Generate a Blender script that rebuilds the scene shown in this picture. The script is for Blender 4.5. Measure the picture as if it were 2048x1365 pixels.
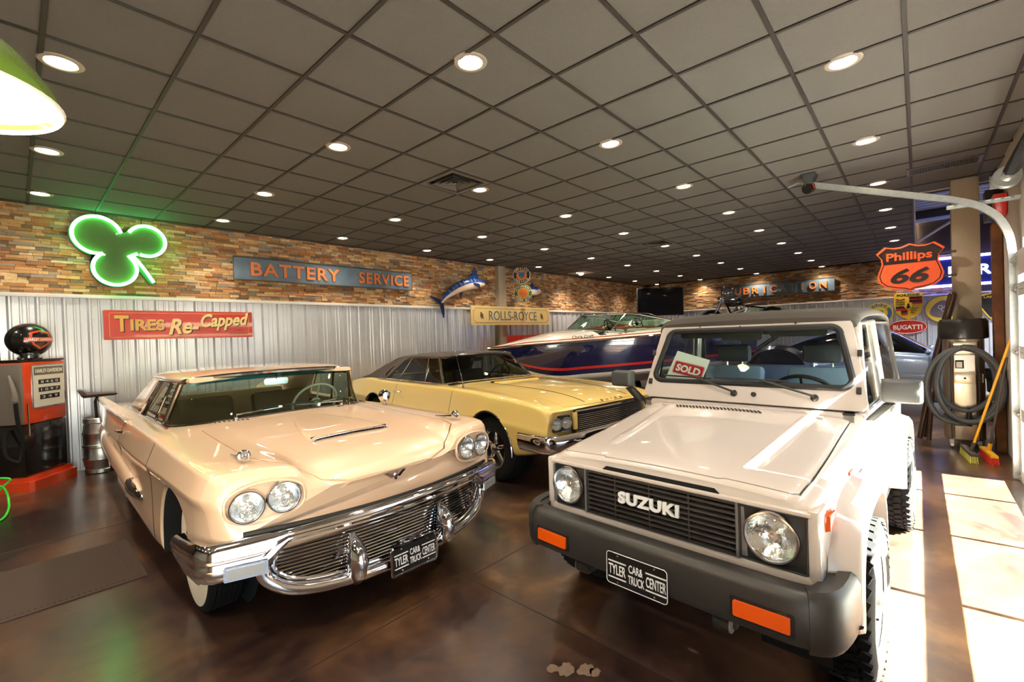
import bpy, bmesh, math, random
import numpy as np
from mathutils import Vector, Matrix, Euler
from mathutils.bvhtree import BVHTree
PI = math.pi
S = bpy.context.scene
for o in list(bpy.data.objects): bpy.data.objects.remove(o)
random.seed(7)

# ------------------------------------------------------------------ camera, world, sun, exposure
cam_data = bpy.data.cameras.new('camera')
cam = bpy.data.objects.new('camera', cam_data); S.collection.objects.link(cam)
cam_data.sensor_width = 36; cam_data.sensor_fit = 'HORIZONTAL'; cam_data.lens = 899 / 2048 * 36
cam_data.clip_start = .05
CR = ((0.66987635, -0.74169014, -0.03407947), (-0.03047398, 0.01839592, -0.99936626), (0.74184703, 0.67049036, -0.01027926))
m = Matrix.Identity(4)
for k in range(3):
    m[k][0] = CR[0][k]; m[k][1] = -CR[1][k]; m[k][2] = -CR[2][k]
m.translation = (0, 0, 1.55)
cam.matrix_world = m
S.camera = cam

vs = S.view_settings
vs.view_transform = 'Standard'; vs.look = 'None'; vs.gamma = 1; vs.use_curve_mapping = False
vs.exposure = 0.7
S.cycles.max_bounces = 7; S.cycles.diffuse_bounces = 3; S.cycles.glossy_bounces = 4; S.cycles.transparent_max_bounces = 12; S.cycles.caustics_reflective = False; S.cycles.caustics_refractive = False; S.cycles.use_denoising = True; S.cycles.adaptive_threshold = .05

W = bpy.data.worlds.new('sky'); S.world = W; W.use_nodes = True
nt = W.node_tree; nt.nodes.clear()
wo = nt.nodes.new('ShaderNodeOutputWorld'); wb = nt.nodes.new('ShaderNodeBackground')
sky = nt.nodes.new('ShaderNodeTexSky'); sky.sky_type = 'NISHITA'; sky.sun_disc = False
sky.sun_elevation = math.radians(46); sky.sun_rotation = math.radians(180)
wb.inputs['Strength'].default_value = 0.6
nt.links.new(sky.outputs['Color'], wb.inputs['Color']); nt.links.new(wb.outputs['Background'], wo.inputs['Surface'])

sun_data = bpy.data.lights.new('sun', 'SUN'); sun_data.energy = 175; sun_data.angle = math.radians(.6); sun_data.color = (1, .95, .86)
sun = bpy.data.objects.new('sun', sun_data); S.collection.objects.link(sun)
sun.rotation_euler = Vector((-.06, 1, -1.0)).to_track_quat('-Z', 'Y').to_euler(); sun.location = (3, -12, 12)

# ------------------------------------------------------------------ helpers
COL = S.collection
def lin(c):
    return tuple(((v / 255) / 12.92 if v / 255 <= .04045 else ((v / 255 + .055) / 1.055) ** 2.4) for v in c) + (1,)
MATS = {}
def mat(name, rgb=(128, 128, 128), rough=.5, metal=0, coat=0, coat_rough=.03, spec=.5, emit=None, estr=0, bump=0, bscale=60, vary=0, vscale=6, rgb2=None, alpha=1, flakes=0):
    if name in MATS: return MATS[name]
    m = bpy.data.materials.new(name); m.use_nodes = True; MATS[name] = m
    n = m.node_tree.nodes; L = m.node_tree.links; p = n['Principled BSDF']
    p.inputs['Base Color'].default_value = lin(rgb); p.inputs['Roughness'].default_value = rough; p.inputs['Metallic'].default_value = metal
    p.inputs['Coat Weight'].default_value = coat; p.inputs['Coat Roughness'].default_value = coat_rough; p.inputs['Specular IOR Level'].default_value = spec
    if emit: p.inputs['Emission Color'].default_value = emit + (1,) if len(emit) == 3 else emit; p.inputs['Emission Strength'].default_value = estr
    tc = None
    def coords():
        nonlocal tc
        if not tc: tc = n.new('ShaderNodeTexCoord')
        return tc.outputs['Object']
    if rgb2 or vary:
        nz = n.new('ShaderNodeTexNoise'); nz.inputs['Scale'].default_value = vscale; nz.inputs['Detail'].default_value = 6; L.new(coords(), nz.inputs['Vector'])
        rp = n.new('ShaderNodeValToRGB'); rp.color_ramp.elements[0].position = .35; rp.color_ramp.elements[1].position = .65
        a = lin(rgb); b = lin(rgb2) if rgb2 else tuple(x * (1 - vary) for x in a[:3]) + (1,)
        rp.color_ramp.elements[0].color = a; rp.color_ramp.elements[1].color = b
        L.new(nz.outputs['Fac'], rp.inputs['Fac']); L.new(rp.outputs['Color'], p.inputs['Base Color'])
    if bump:
        nz = n.new('ShaderNodeTexNoise'); nz.inputs['Scale'].default_value = bscale; nz.inputs['Detail'].default_value = 4; L.new(coords(), nz.inputs['Vector'])
        bp = n.new('ShaderNodeBump'); bp.inputs['Strength'].default_value = bump; bp.inputs['Distance'].default_value = .01
        L.new(nz.outputs['Fac'], bp.inputs['Height']); L.new(bp.outputs['Normal'], p.inputs['Normal'])
    return m
def glass(name, tint=(255, 255, 255), amount=1.0, rough=0.0, ior=1.45):
    if name in MATS: return MATS[name]
    m = bpy.data.materials.new(name); m.use_nodes = True; MATS[name] = m
    n = m.node_tree.nodes; L = m.node_tree.links; n.remove(n['Principled BSDF'])
    out = n['Material Output']; tr = n.new('ShaderNodeBsdfTransparent'); gl = n.new('ShaderNodeBsdfGlossy'); mx = n.new('ShaderNodeMixShader'); lw = n.new('ShaderNodeLayerWeight'); pw = n.new('ShaderNodeMath'); ml = n.new('ShaderNodeMath')
    tr.inputs['Color'].default_value = lin(tint); gl.inputs['Roughness'].default_value = rough; lw.inputs['Blend'].default_value = .5
    pw.operation = 'POWER'; pw.inputs[1].default_value = 5; ml.operation = 'MULTIPLY_ADD'; ml.inputs[1].default_value = .92 * amount; ml.inputs[2].default_value = .035 * amount
    L.new(lw.outputs['Facing'], pw.inputs[0]); L.new(pw.outputs[0], ml.inputs[0]); L.new(ml.outputs[0], mx.inputs[0]); L.new(tr.outputs[0], mx.inputs[1]); L.new(gl.outputs[0], mx.inputs[2]); L.new(mx.outputs[0], out.inputs[0])
    return m

class MB:
    """collects simple shapes into one bmesh"""
    def __init__(s): s.bm = bmesh.new()
    def grid(s, rows, closed_u=False, closed_v=False):
        vs = [[s.bm.verts.new(p) for p in r] for r in rows]
        nu, nv = len(vs), len(vs[0])
        for i in range(nu if closed_u else nu - 1):
            for j in range(nv if closed_v else nv - 1):
                a, b, c, d = vs[i][j], vs[i][(j + 1) % nv], vs[(i + 1) % nu][(j + 1) % nv], vs[(i + 1) % nu][j]
                try: s.bm.faces.new((a, b, c, d))
                except ValueError: pass
        return vs
    def rings(s, rings, cap=True):
        vs = s.grid(rings, False, True)
        if cap:
            s.bm.faces.new(list(reversed(vs[0]))); s.bm.faces.new(vs[-1])
        return s
    def box(s, x0, x1, y0, y1, z0, z1, M=None, bev=0):
        c = [Vector((x, y, z)) for x in (x0, x1) for y in (y0, y1) for z in (z0, z1)]
        if M is not None: c = [M @ v for v in c]
        v = [s.bm.verts.new(p) for p in c]
        fs = [s.bm.faces.new([v[i] for i in f]) for f in ((0, 1, 3, 2), (4, 6, 7, 5), (0, 4, 5, 1), (2, 3, 7, 6), (0, 2, 6, 4), (1, 5, 7, 3))]
        if bev:
            es = list({e for f in fs for e in f.edges})
            bmesh.ops.bevel(s.bm, geom=es, offset=bev, segments=2, affect='EDGES', profile=.5)
        return s
    def hull8(s, bot, top, bev=0):
        v = [s.bm.verts.new(p) for p in bot] + [s.bm.verts.new(p) for p in top]; n = len(bot)
        fs = [s.bm.faces.new(list(reversed(v[:n]))), s.bm.faces.new(v[n:])]
        for i in range(n): fs.append(s.bm.faces.new((v[i], v[(i + 1) % n], v[n + (i + 1) % n], v[n + i])))
        if bev: bmesh.ops.bevel(s.bm, geom=list({e for f in fs for e in f.edges}), offset=bev, segments=2, affect='EDGES', profile=.5)
        return s
    def cyl(s, p0, p1, r0, r1=None, n=24, cap=True):
        p0, p1 = Vector(p0), Vector(p1); r1 = r0 if r1 is None else r1
        d = (p1 - p0).normalized(); a = d.orthogonal().normalized(); b = d.cross(a)
        R = [[p + (a * math.cos(2 * PI * k / n) + b * math.sin(2 * PI * k / n)) * r for k in range(n)] for p, r in ((p0, r0), (p1, r1))]
        return s.rings(R, cap)
    def tube(s, pts, r, n=8, closed=False, cap=True, flat=1.0, up=None):
        pts = [Vector(p) for p in pts]; N = len(pts); rs = r if hasattr(r, '__len__') else [r] * N
        out = []; prev = None
        for i, p in enumerate(pts):
            if closed: t = pts[(i + 1) % N] - pts[i - 1]
            else: t = pts[min(i + 1, N - 1)] - pts[max(i - 1, 0)]
            t = t.normalized() if t.length > 1e-9 else Vector((0, 0, 1))
            if up is not None: a = Vector(up) - t * t.dot(Vector(up)); a = a.normalized() if a.length > 1e-6 else t.orthogonal().normalized()
            elif prev is None: a = t.orthogonal().normalized()
            else:
                a = prev - t * prev.dot(t); a = a.normalized() if a.length > 1e-6 else t.orthogonal().normalized()
            prev = a; b = t.cross(a)
            out.append([p + (a * math.cos(2 * PI * k / n) + b * flat * math.sin(2 * PI * k / n)) * rs[i] for k in range(n)])
        if closed: s.grid(out, True, True)
        else: s.rings(out, cap)
        return s
    def lathe(s, prof, M=None, n=32, closed=False):
        """prof: (r, h) pairs, revolved around local z"""
        M = M or Matrix.Identity(4)
        rows = [[M @ Vector((max(r, 1e-5) * math.cos(2 * PI * k / n), max(r, 1e-5) * math.sin(2 * PI * k / n), h)) for k in range(n)] for r, h in prof]
        s.grid(rows, closed, True)
        return s
    def prism(s, poly, M, depth):
        """poly in local xy, extruded along local +z by depth"""
        a = [s.bm.verts.new(M @ Vector((x, y, 0))) for x, y in poly]; b = [s.bm.verts.new(M @ Vector((x, y, depth))) for x, y in poly]; n = len(a)
        s.bm.faces.new(list(reversed(a))); s.bm.faces.new(b)
        for i in range(n): s.bm.faces.new((a[i], a[(i + 1) % n], b[(i + 1) % n], b[i]))
        return s
    def sphere(s, c, r, n=20, sq=(1, 1, 1)):
        c = Vector(c); rows = []
        for i in range(n // 2 + 1):
            t = PI * i / (n // 2); rr = max(math.sin(t), 1e-4)
            rows.append([c + Vector((r * sq[0] * rr * math.cos(2 * PI * k / n), r * sq[1] * rr * math.sin(2 * PI * k / n), r * sq[2] * math.cos(t))) for k in range(n)])
        s.grid(rows, False, True); return s
    def sweep(s, path, prof_fn, closed=False):
        """prof_fn(i, t, p) -> list of points for ring i"""
        rows = [prof_fn(i, p) for i, p in enumerate(path)]
        s.rings(rows, True); return s
    def xf(s, M): bmesh.ops.transform(s.bm, matrix=M, verts=s.bm.verts[:]); return s
    def mirror_y(s):
        g = bmesh.ops.duplicate(s.bm, geom=s.bm.verts[:] + s.bm.edges[:] + s.bm.faces[:])['geom']
        vs = [e for e in g if isinstance(e, bmesh.types.BMVert)]; fs = [e for e in g if isinstance(e, bmesh.types.BMFace)]
        for v in vs: v.co.y = -v.co.y
        bmesh.ops.reverse_faces(s.bm, faces=fs); return s
    def mesh(s, name, m, smooth=35):
        bmesh.ops.recalc_face_normals(s.bm, faces=s.bm.faces[:])
        me = bpy.data.meshes.new(name); s.bm.to_mesh(me); s.bm.free()
        return finish(me, m, smooth)
    def build(s, name, m, parent=None, smooth=35, **k):
        return link(name, s.mesh(name, m, smooth), parent, **k)
def finish(me, m, smooth=35):
    me.materials.clear()
    if m: me.materials.append(MATS[m] if isinstance(m, str) else m)
    if smooth is not None:
        me.shade_smooth(); me.set_sharp_from_angle(angle=math.radians(smooth))
    return me
def link(name, me, parent=None, label=None, cat=None, group=None, kind=None, loc=None):
    o = bpy.data.objects.new(name, me); COL.objects.link(o)
    if parent: o.parent = parent
    if loc: o.location = loc
    tag(o, label, cat, group, kind); return o
def tag(o, label=None, cat=None, group=None, kind=None):
    if label: o['label'] = label
    if cat: o['category'] = cat
    if group: o['group'] = group
    if kind: o['kind'] = kind
    return o
def thing(name, label, cat, loc=(0, 0, 0), rz=0, group=None):
    o = bpy.data.objects.new(name, None); COL.objects.link(o); o.location = loc; o.rotation_euler = (0, 0, rz); o.empty_display_size = .1
    return tag(o, label, cat, group)
TMP = bpy.data.scenes.new('tmp_eval')
def eval_dg():
    vl = TMP.view_layers[0]; vl.update(); return vl.depsgraph
def boolean(me, cutters, op='DIFFERENCE'):
    """cutters: MB objects"""
    o = bpy.data.objects.new('tmp', me); TMP.collection.objects.link(o); cs = []
    for c in cutters:
        cm = c.mesh('tmpc', None, None); co = bpy.data.objects.new('tmpc', cm); TMP.collection.objects.link(co); cs.append(co)
        md = o.modifiers.new('b', 'BOOLEAN'); md.object = co; md.operation = op; md.solver = 'EXACT'
    dg = eval_dg(); out = bpy.data.meshes.new_from_object(o.evaluated_get(dg))
    bpy.data.objects.remove(o)
    for co in cs:
        cm = co.data; bpy.data.objects.remove(co); bpy.data.meshes.remove(cm)
    return out
def pchip(xs, ys, q):
    xs = np.array(xs, float); ys = np.array(ys, float); q = np.asarray(q, float)
    h = np.diff(xs); d = np.diff(ys) / h; n = len(xs); mm = np.zeros(n)
    for i in range(1, n - 1):
        if d[i - 1] * d[i] > 0:
            w1 = 2 * h[i] + h[i - 1]; w2 = h[i] + 2 * h[i - 1]; mm[i] = (w1 + w2) / (w1 / d[i - 1] + w2 / d[i])
    mm[0] = d[0]; mm[-1] = d[-1]
    k = np.clip(np.searchsorted(xs, q) - 1, 0, n - 2); t = (q - xs[k]) / h[k]
    return (2 * t**3 - 3 * t**2 + 1) * ys[k] + (t**3 - 2 * t**2 + t) * h[k] * mm[k] + (-2 * t**3 + 3 * t**2) * ys[k + 1] + (t**3 - t**2) * h[k] * mm[k + 1]
def chaikin(pts, it=2, closed=False):
    pts = [tuple(p) for p in pts]
    for _ in range(it):
        out = [] if closed else [pts[0]]
        n = len(pts)
        for i in range(n if closed else n - 1):
            a, b = pts[i], pts[(i + 1) % n]
            q = tuple(.75 * u + .25 * v for u, v in zip(a, b)); r = tuple(.25 * u + .75 * v for u, v in zip(a, b))
            if closed: out += [q, r]
            else:
                if i > 0: out.append(q)
                if i < n - 2: out.append(r)
        if not closed: out.append(pts[-1])
        pts = out
    return pts
def loft_half(stations, nx=60, it=2, deform=None, fine=None):
    """stations: (x, [(y,z)...]) half outlines from bottom centre to top centre -> closed MB shell along x"""
    st = sorted(stations, key=lambda s: s[0]); xs = [s[0] for s in st]; M = len(st[0][1])
    q = np.unique(np.concatenate([np.linspace(xs[0], xs[-1], nx), xs]))
    Y = np.stack([pchip(xs, [s[1][k][0] for s in st], q) for k in range(M)], 1); Z = np.stack([pchip(xs, [s[1][k][1] for s in st], q) for k in range(M)], 1)
    rows = []
    for i, x in enumerate(q):
        half = chaikin(list(zip(Y[i], Z[i])), it)
        ring = [(x, y, z) for y, z in half] + [(x, -y, z) for y, z in reversed(half[1:-1])]
        if deform: ring = [deform(*p) for p in ring]
        rows.append(ring)
    mb = MB(); mb.rings(rows, True); return mb
def ruled(A, B, nv=8, bulge=None):
    rows = []
    for j in range(nv + 1):
        t = j / nv
        r = [Vector(a).lerp(Vector(b), t) for a, b in zip(A, B)]
        if bulge: r = [p + Vector(bulge) * (4 * t * (1 - t)) for p in r]
        rows.append(r)
    return rows
def curve3(pts, n=24):
    """smooth interpolation through 3D points"""
    P = np.array(pts, float); t = np.concatenate([[0], np.cumsum(np.linalg.norm(np.diff(P, axis=0), axis=1))]); q = np.linspace(0, t[-1], n)
    return [tuple(v) for v in np.stack([pchip(t, P[:, k], q) for k in range(P.shape[1])], 1)]
def sheet(rows, th, name, m, parent=None, smooth=35, **k):
    mb = MB(); mb.grid(rows); bmesh.ops.recalc_face_normals(mb.bm, faces=mb.bm.faces[:])
    if th: bmesh.ops.solidify(mb.bm, geom=mb.bm.faces[:], thickness=th)
    return mb.build(name, m, parent, smooth, **k)
def frame(o, xd, yd):
    xd = Vector(xd).normalized(); yd = Vector(yd); yd = (yd - xd * yd.dot(xd)).normalized(); zd = xd.cross(yd); M = Matrix.Identity(4)
    for k in range(3): M[k][0] = xd[k]; M[k][1] = yd[k]; M[k][2] = zd[k]; M[k][3] = o[k]
    return M
def axis_m(o, z, x=None):
    z = Vector(z).normalized(); x = Vector(x) if x else z.orthogonal(); x = (x - z * x.dot(z)).normalized(); return frame(o, x, z.cross(x))
def text(name, s, m, parent, M, w, h, depth=.004, shear=0, bold=0, spacing=1.0, res=3, **k):
    """lettering fitted to a w x h box centred on M's origin, in M's xy plane, raised along +z"""
    cu = bpy.data.curves.new('t', 'FONT'); cu.body = s; cu.size = 1; cu.shear = shear; cu.offset = bold; cu.space_character = spacing; cu.extrude = .05; cu.resolution_u = res
    cu.fill_mode = 'BOTH'; ob = bpy.data.objects.new('t', cu); TMP.collection.objects.link(ob)
    me = bpy.data.meshes.new_from_object(ob.evaluated_get(eval_dg())); bpy.data.objects.remove(ob); bpy.data.curves.remove(cu)
    co = np.empty(len(me.vertices) * 3); me.vertices.foreach_get('co', co); co = co.reshape(-1, 3)
    lo, hi = co.min(0), co.max(0); sp = np.maximum(hi - lo, 1e-6)
    co = (co - (lo + hi) / 2) / sp; co[:, 0] *= w; co[:, 1] *= h; co[:, 2] = (co[:, 2] + .5) * depth
    A = np.array(M); co = co @ A[:3, :3].T + A[:3, 3]; me.vertices.foreach_set('co', co.ravel()); me.update()
    finish(me, m, None); return link(name, me, parent, **k)
def ring_text(name, s, m, parent, M, R, a0, a1, w, h, depth=.004, inward=False, bold=.02):
    """letters around a circle from angle a0 to a1 (degrees), joined into one lettering mesh"""
    obs = []
    for i, ch in enumerate(s):
        if ch == ' ': continue
        a = math.radians(a0 + (a1 - a0) * (i / max(len(s) - 1, 1)))
        c = Vector((R * math.cos(a), R * math.sin(a), 0)); up = Vector((math.cos(a), math.sin(a), 0)) * (-1 if inward else 1); xd = Vector((up.y, -up.x, 0))
        ww = w * (.45 if ch in 'I' else 1)
        obs.append(text('t', ch, m, None, M @ frame(c, xd, up), ww, h, depth, bold=bold, res=2))
    bm = bmesh.new()
    for o in obs: bm.from_mesh(o.data); bpy.data.objects.remove(o)
    me = bpy.data.meshes.new(name); bm.to_mesh(me); bm.free(); finish(me, m, None); return link(name, me, parent)
def copy_tree(o, parent=None):
    c = o.copy(); COL.objects.link(c); c.parent = parent
    for ch in list(o.children): copy_tree(ch, c)
    return c
def rrect(w, h, r, n=5):
    out = []
    for cx, cy, a0 in ((w/2-r, h/2-r, 0), (-w/2+r, h/2-r, 90), (-w/2+r, -h/2+r, 180), (w/2-r, -h/2+r, 270)):
        for k in range(n + 1):
            a = math.radians(a0 + 90 * k / n); out.append((cx + r * math.cos(a), cy + r * math.sin(a)))
    return out

# ------------------------------------------------------------------ materials
mat('chrome', (225, 225, 228), .06, 1)
mat('chrome_worn', (205, 203, 198), .16, 1)
mat('steel', (190, 186, 180), .32, 1, bump=.02, bscale=200)
mat('galv', (200, 205, 205), .38, .75, vary=.12, vscale=30)
mat('black_plastic', (38, 37, 36), .45, bump=.03, bscale=400)
mat('grey_plastic', (70, 70, 70), .5, bump=.03, bscale=400)
mat('rubber', (17, 17, 18), .8, spec=.25, bump=.1, bscale=120)
mat('black', (10, 10, 10), .6)
mat('dark_void', (6, 6, 6), .9)
mat('white_paint', (240, 238, 232), .4)
mat('white_plate', (245, 245, 245), .4)
mat('red_lens', (190, 20, 15), .15, coat=1)
mat('amber_lens', (235, 90, 10), .2, coat=1, bump=.1, bscale=300)
MATS['clear'] = glass('clear', (240, 246, 243))
MATS['lens'] = glass('lens', (250, 250, 250), 1.0, .02)
mat('reflector', (248, 247, 243), .16, .9, bump=.5, bscale=38)
# ================================================================== the room
CEIL = 3.37; YL = 8.1; XB = 17.0; YR = -.75; TS = .61; GX = .16; GY = .026
def nodes_of(m): return m.node_tree.nodes, m.node_tree.links, m.node_tree.nodes['Principled BSDF']
# stained concrete
fm = mat('stained_concrete', (70, 48, 34), .22, coat=.35, coat_rough=.16)
n, L, p = nodes_of(fm)
tc = n.new('ShaderNodeTexCoord'); n1 = n.new('ShaderNodeTexNoise'); n1.inputs['Scale'].default_value = .95; n1.inputs['Detail'].default_value = 6; n1.inputs['Roughness'].default_value = .55; n1.inputs['Distortion'].default_value = 1.1
n2 = n.new('ShaderNodeTexNoise'); n2.inputs['Scale'].default_value = 8; n2.inputs['Detail'].default_value = 7; n2.inputs['Roughness'].default_value = .6
mx = n.new('ShaderNodeMix'); mx.data_type = 'FLOAT'; mx.inputs[0].default_value = .22
L.new(tc.outputs['Object'], n1.inputs['Vector']); L.new(tc.outputs['Object'], n2.inputs['Vector']); L.new(n1.outputs['Fac'], mx.inputs[2]); L.new(n2.outputs['Fac'], mx.inputs[3])
rp = n.new('ShaderNodeValToRGB'); e = rp.color_ramp.elements; e[0].position = .40; e[0].color = lin((40, 28, 26)); e[1].position = .64; e[1].color = lin((112, 82, 54))
x = e.new(.475); x.color = lin((60, 42, 35)); x = e.new(.55); x.color = lin((80, 56, 39))
L.new(mx.outputs[0], rp.inputs['Fac']); L.new(rp.outputs['Color'], p.inputs['Base Color'])
rr = n.new('ShaderNodeMapRange'); rr.inputs['To Min'].default_value = .26; rr.inputs['To Max'].default_value = .36; L.new(n2.outputs['Fac'], rr.inputs['Value']); L.new(rr.outputs[0], p.inputs['Roughness'])
mat('joint', (40, 28, 22), .6)
mat('tile', (98, 94, 90), .9, bump=.6, bscale=240, vary=.1, vscale=160)
mat('tbar', (40, 35, 31), .6)
mat('drywall', (196, 190, 182), .75, bump=.03, bscale=150)
mat('column_paint', (176, 160, 138), .7)
mat('panel', (222, 226, 234), .26, .5, vary=.05, vscale=3)
mat('panel_trim', (214, 212, 210), .4)
mat('apron', (150, 148, 142), .85, vary=.15, vscale=2)
mat('stone_back', (60, 45, 32), .9)
# ledger stone: colour by island / object
sm_ = mat('ledger', (170, 120, 70), .8, bump=.5, bscale=70)
n, L, p = nodes_of(sm_)
g = n.new('ShaderNodeNewGeometry'); oi = n.new('ShaderNodeObjectInfo'); ad = n.new('ShaderNodeMath'); ad.operation = 'ADD'; fr = n.new('ShaderNodeMath'); fr.operation = 'FRACT'
L.new(g.outputs['Random Per Island'], ad.inputs[0]); L.new(oi.outputs['Random'], ad.inputs[1]); L.new(ad.outputs[0], fr.inputs[0])
rp = n.new('ShaderNodeValToRGB'); rp.color_ramp.interpolation = 'CONSTANT'; e = rp.color_ramp.elements
cols = [(186, 140, 92), (164, 116, 74), (202, 160, 110), (136, 98, 66), (178, 126, 78), (210, 178, 132), (156, 134, 112), (116, 98, 82), (190, 146, 98), (144, 130, 118), (168, 108, 66), (196, 168, 134)]
e[0].color = lin(cols[0]); e[1].position = 1 / len(cols); e[1].color = lin(cols[1])
for k in range(2, len(cols)): x = e.new(k / len(cols)); x.color = lin(cols[k])
nz = n.new('ShaderNodeTexNoise'); nz.inputs['Scale'].default_value = 22; nz.inputs['Detail'].default_value = 5; tcx = n.new('ShaderNodeTexCoord'); L.new(tcx.outputs['Object'], nz.inputs['Vector'])
mr = n.new('ShaderNodeMapRange'); mr.inputs['To Min'].default_value = .65; mr.inputs['To Max'].default_value = 1.25; L.new(nz.outputs['Fac'], mr.inputs['Value'])
mu = n.new('ShaderNodeMix'); mu.data_type = 'RGBA'; mu.blend_type = 'MULTIPLY'; mu.inputs[0].default_value = 1
L.new(fr.outputs[0], rp.inputs['Fac']); L.new(rp.outputs['Color'], mu.inputs[6]); L.new(mr.outputs[0], mu.inputs[7]); L.new(mu.outputs[2], p.inputs['Base Color'])

CAMI = cam.matrix_world.inverted()
def seen(p, pad=.06):
    q = CAMI @ Vector(p)
    if q.z > -.3: return None
    u = q.x / -q.z * 899 / 2048; v = q.y / -q.z * 899 / 2048
    return -q.z if abs(u) < .5 + pad and abs(v) < .333 + pad else None

floor = MB().box(-6, XB + .2, -.95, YL + .2, -.15, 0).box(8.6, XB + .2, -6.2, -.95, -.15, 0).build('floor', 'stained_concrete', None, None, kind='structure')
for a in (1.915, 6.4, 11, -2.6): MB().box(a - .004, a + .004, -.7, YL, -.001, .0008).build('saw_cut', 'joint', floor, None)
for a in (2.18, 5.3): MB().box(-6, XB, a - .004, a + .004, -.001, .0008).build('saw_cut', 'joint', floor, None)
mat('splotch', (116, 98, 84), .45, vary=.2, vscale=40)
for (cx, cy, r, sd) in ((1.665, 1.235, .05, 1), (1.72, 1.165, .045, 2), (1.63, 1.29, .032, 3), (1.665, .99, .034, 4), (1.69, .965, .022, 5), (1.735, 1.125, .03, 6)):
    rnd = random.Random(sd); pl = [(cx + r * (.65 + .5 * rnd.random()) * math.cos(t * PI / 9), cy + r * (.55 + .5 * rnd.random()) * math.sin(t * PI / 9)) for t in range(18)]
    MB().prism(chaikin(pl, 1, True), Matrix.Translation((0, 0, .0002)), .0006).build('bare_patch', 'splotch', floor, None, label='pale worn spot in the floor stain')
MB().box(-30, 30, -40, -.95, -.2, -.02).build('ground_apron', 'apron', None, None, kind='structure')

# ---- ceiling: deck, runners, tiles
ceil = MB().box(-6, 8.6, YR - .2, YL + .2, CEIL + .1, CEIL + .2).box(8.6, XB + .2, GY, YL + .2, CEIL + .1, CEIL + .2).build('ceiling', 'tbar', None, None, kind='structure')
bar = .012
for i in range(-11, 29):
    X = GX + TS * i
    if X > XB: break
    y0 = YR if X < 8.6 else GY
    MB().box(X - bar, X + bar, y0, YL, CEIL - .006, CEIL + .03).build('grid_runner', 'tbar', ceil, None)
for j in range(-1, 14):
    Y = GY + TS * j
    if Y > YL: break
    MB().box(-6, 8.6 if j < 0 else XB, Y - bar, Y + bar, CEIL - .0065, CEIL + .03).build('grid_runner', 'tbar', ceil, None)
DIFF = {(5, 6), (14, 6), (20, 6)}
DL = [(.25 + 1.823 * k, y) for k in range(-2, 9) for y in (.35, 2.16, 3.97, 5.81, 7.43)]
cands = []
for i in range(-11, 28):
    for j in range(-2, 14):
        x0, x1 = GX + TS * i, GX + TS * (i + 1); y0, y1 = max(GY + TS * j, YR), min(GY + TS * (j + 1), YL)
        if y1 - y0 < .05 or (x1 > 8.7 and j < 0) or x1 > XB or (i, j) in DIFF: continue
        d = min([s for s in (seen((a, b, CEIL)) for a in (x0, x1, (x0 + x1) / 2) for b in (y0, y1)) if s] or [1e9])
        cands.append((d, x0, x1, y0, y1))
cands.sort()
tile_me = MB().box(-TS / 2 + bar, TS / 2 - bar, -TS / 2 + bar, TS / 2 - bar, .002, .016, bev=.002).mesh('ceiling_tile', 'tile', None)
rest = MB()
nt_ = 0
for d, x0, x1, y0, y1 in cands:
    if d < 1e8 and nt_ < 300:
        nt_ += 1
        if y1 - y0 > TS - .02: link('ceiling_tile', tile_me, ceil, loc=((x0 + x1) / 2, (y0 + y1) / 2, CEIL))
        else: MB().box(x0 + bar, x1 - bar, y0 + bar, y1 - bar, CEIL + .002, CEIL + .016).build('ceiling_tile', 'tile', ceil, None)
    else: rest.box(x0 + bar, x1 - bar, y0 + bar, y1 - bar, CEIL + .002, CEIL + .016)
rest.build('far_ceiling_tiles', 'tile', ceil, None, kind='stuff')

# ---- walls
def stones(parent, n_obj, x0, x1, z0, z1, M, key):
    """ledger stone veneer in local (u, v, out) of M; the n_obj nearest stones are objects of their own"""
    rnd = random.Random(5); S_ = []
    v = z0
    while v < z1 - .01:
        hgt = min(rnd.choice((.032, .036, .04, .044)), z1 - v); u = x0 - rnd.random() * .3
        while u < x1:
            ln = rnd.uniform(.07, .25); a, b = max(u, x0), min(u + ln, x1)
            if b - a > .02: S_.append((a, b, v, v + hgt, rnd.uniform(.012, .04)))
            u += ln
        v += hgt
    S_.sort(key=lambda s: (0 if seen(M @ Vector(((s[0] + s[1]) / 2, s[2], 0)), 0) else 1, key(s)))
    mb = MB()
    for k, (a, b, c, d, t) in enumerate(S_):
        if k < n_obj:
            o = MB().box(a - (a + b) / 2 + .0015, b - (a + b) / 2 - .0015, c + .0012, d - .0012, 0, t).mesh('ledger_stone', 'ledger', None)
            ob = link('ledger_stone', o, parent); ob.matrix_local = M @ Matrix.Translation(((a + b) / 2, 0, 0))
        else: mb.box(a + .0015, b - .0015, c + .0012, d - .0012, 0, t, M)
    mb.build('far_ledger_stones', 'ledger', parent, None, kind='stuff')
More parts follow.
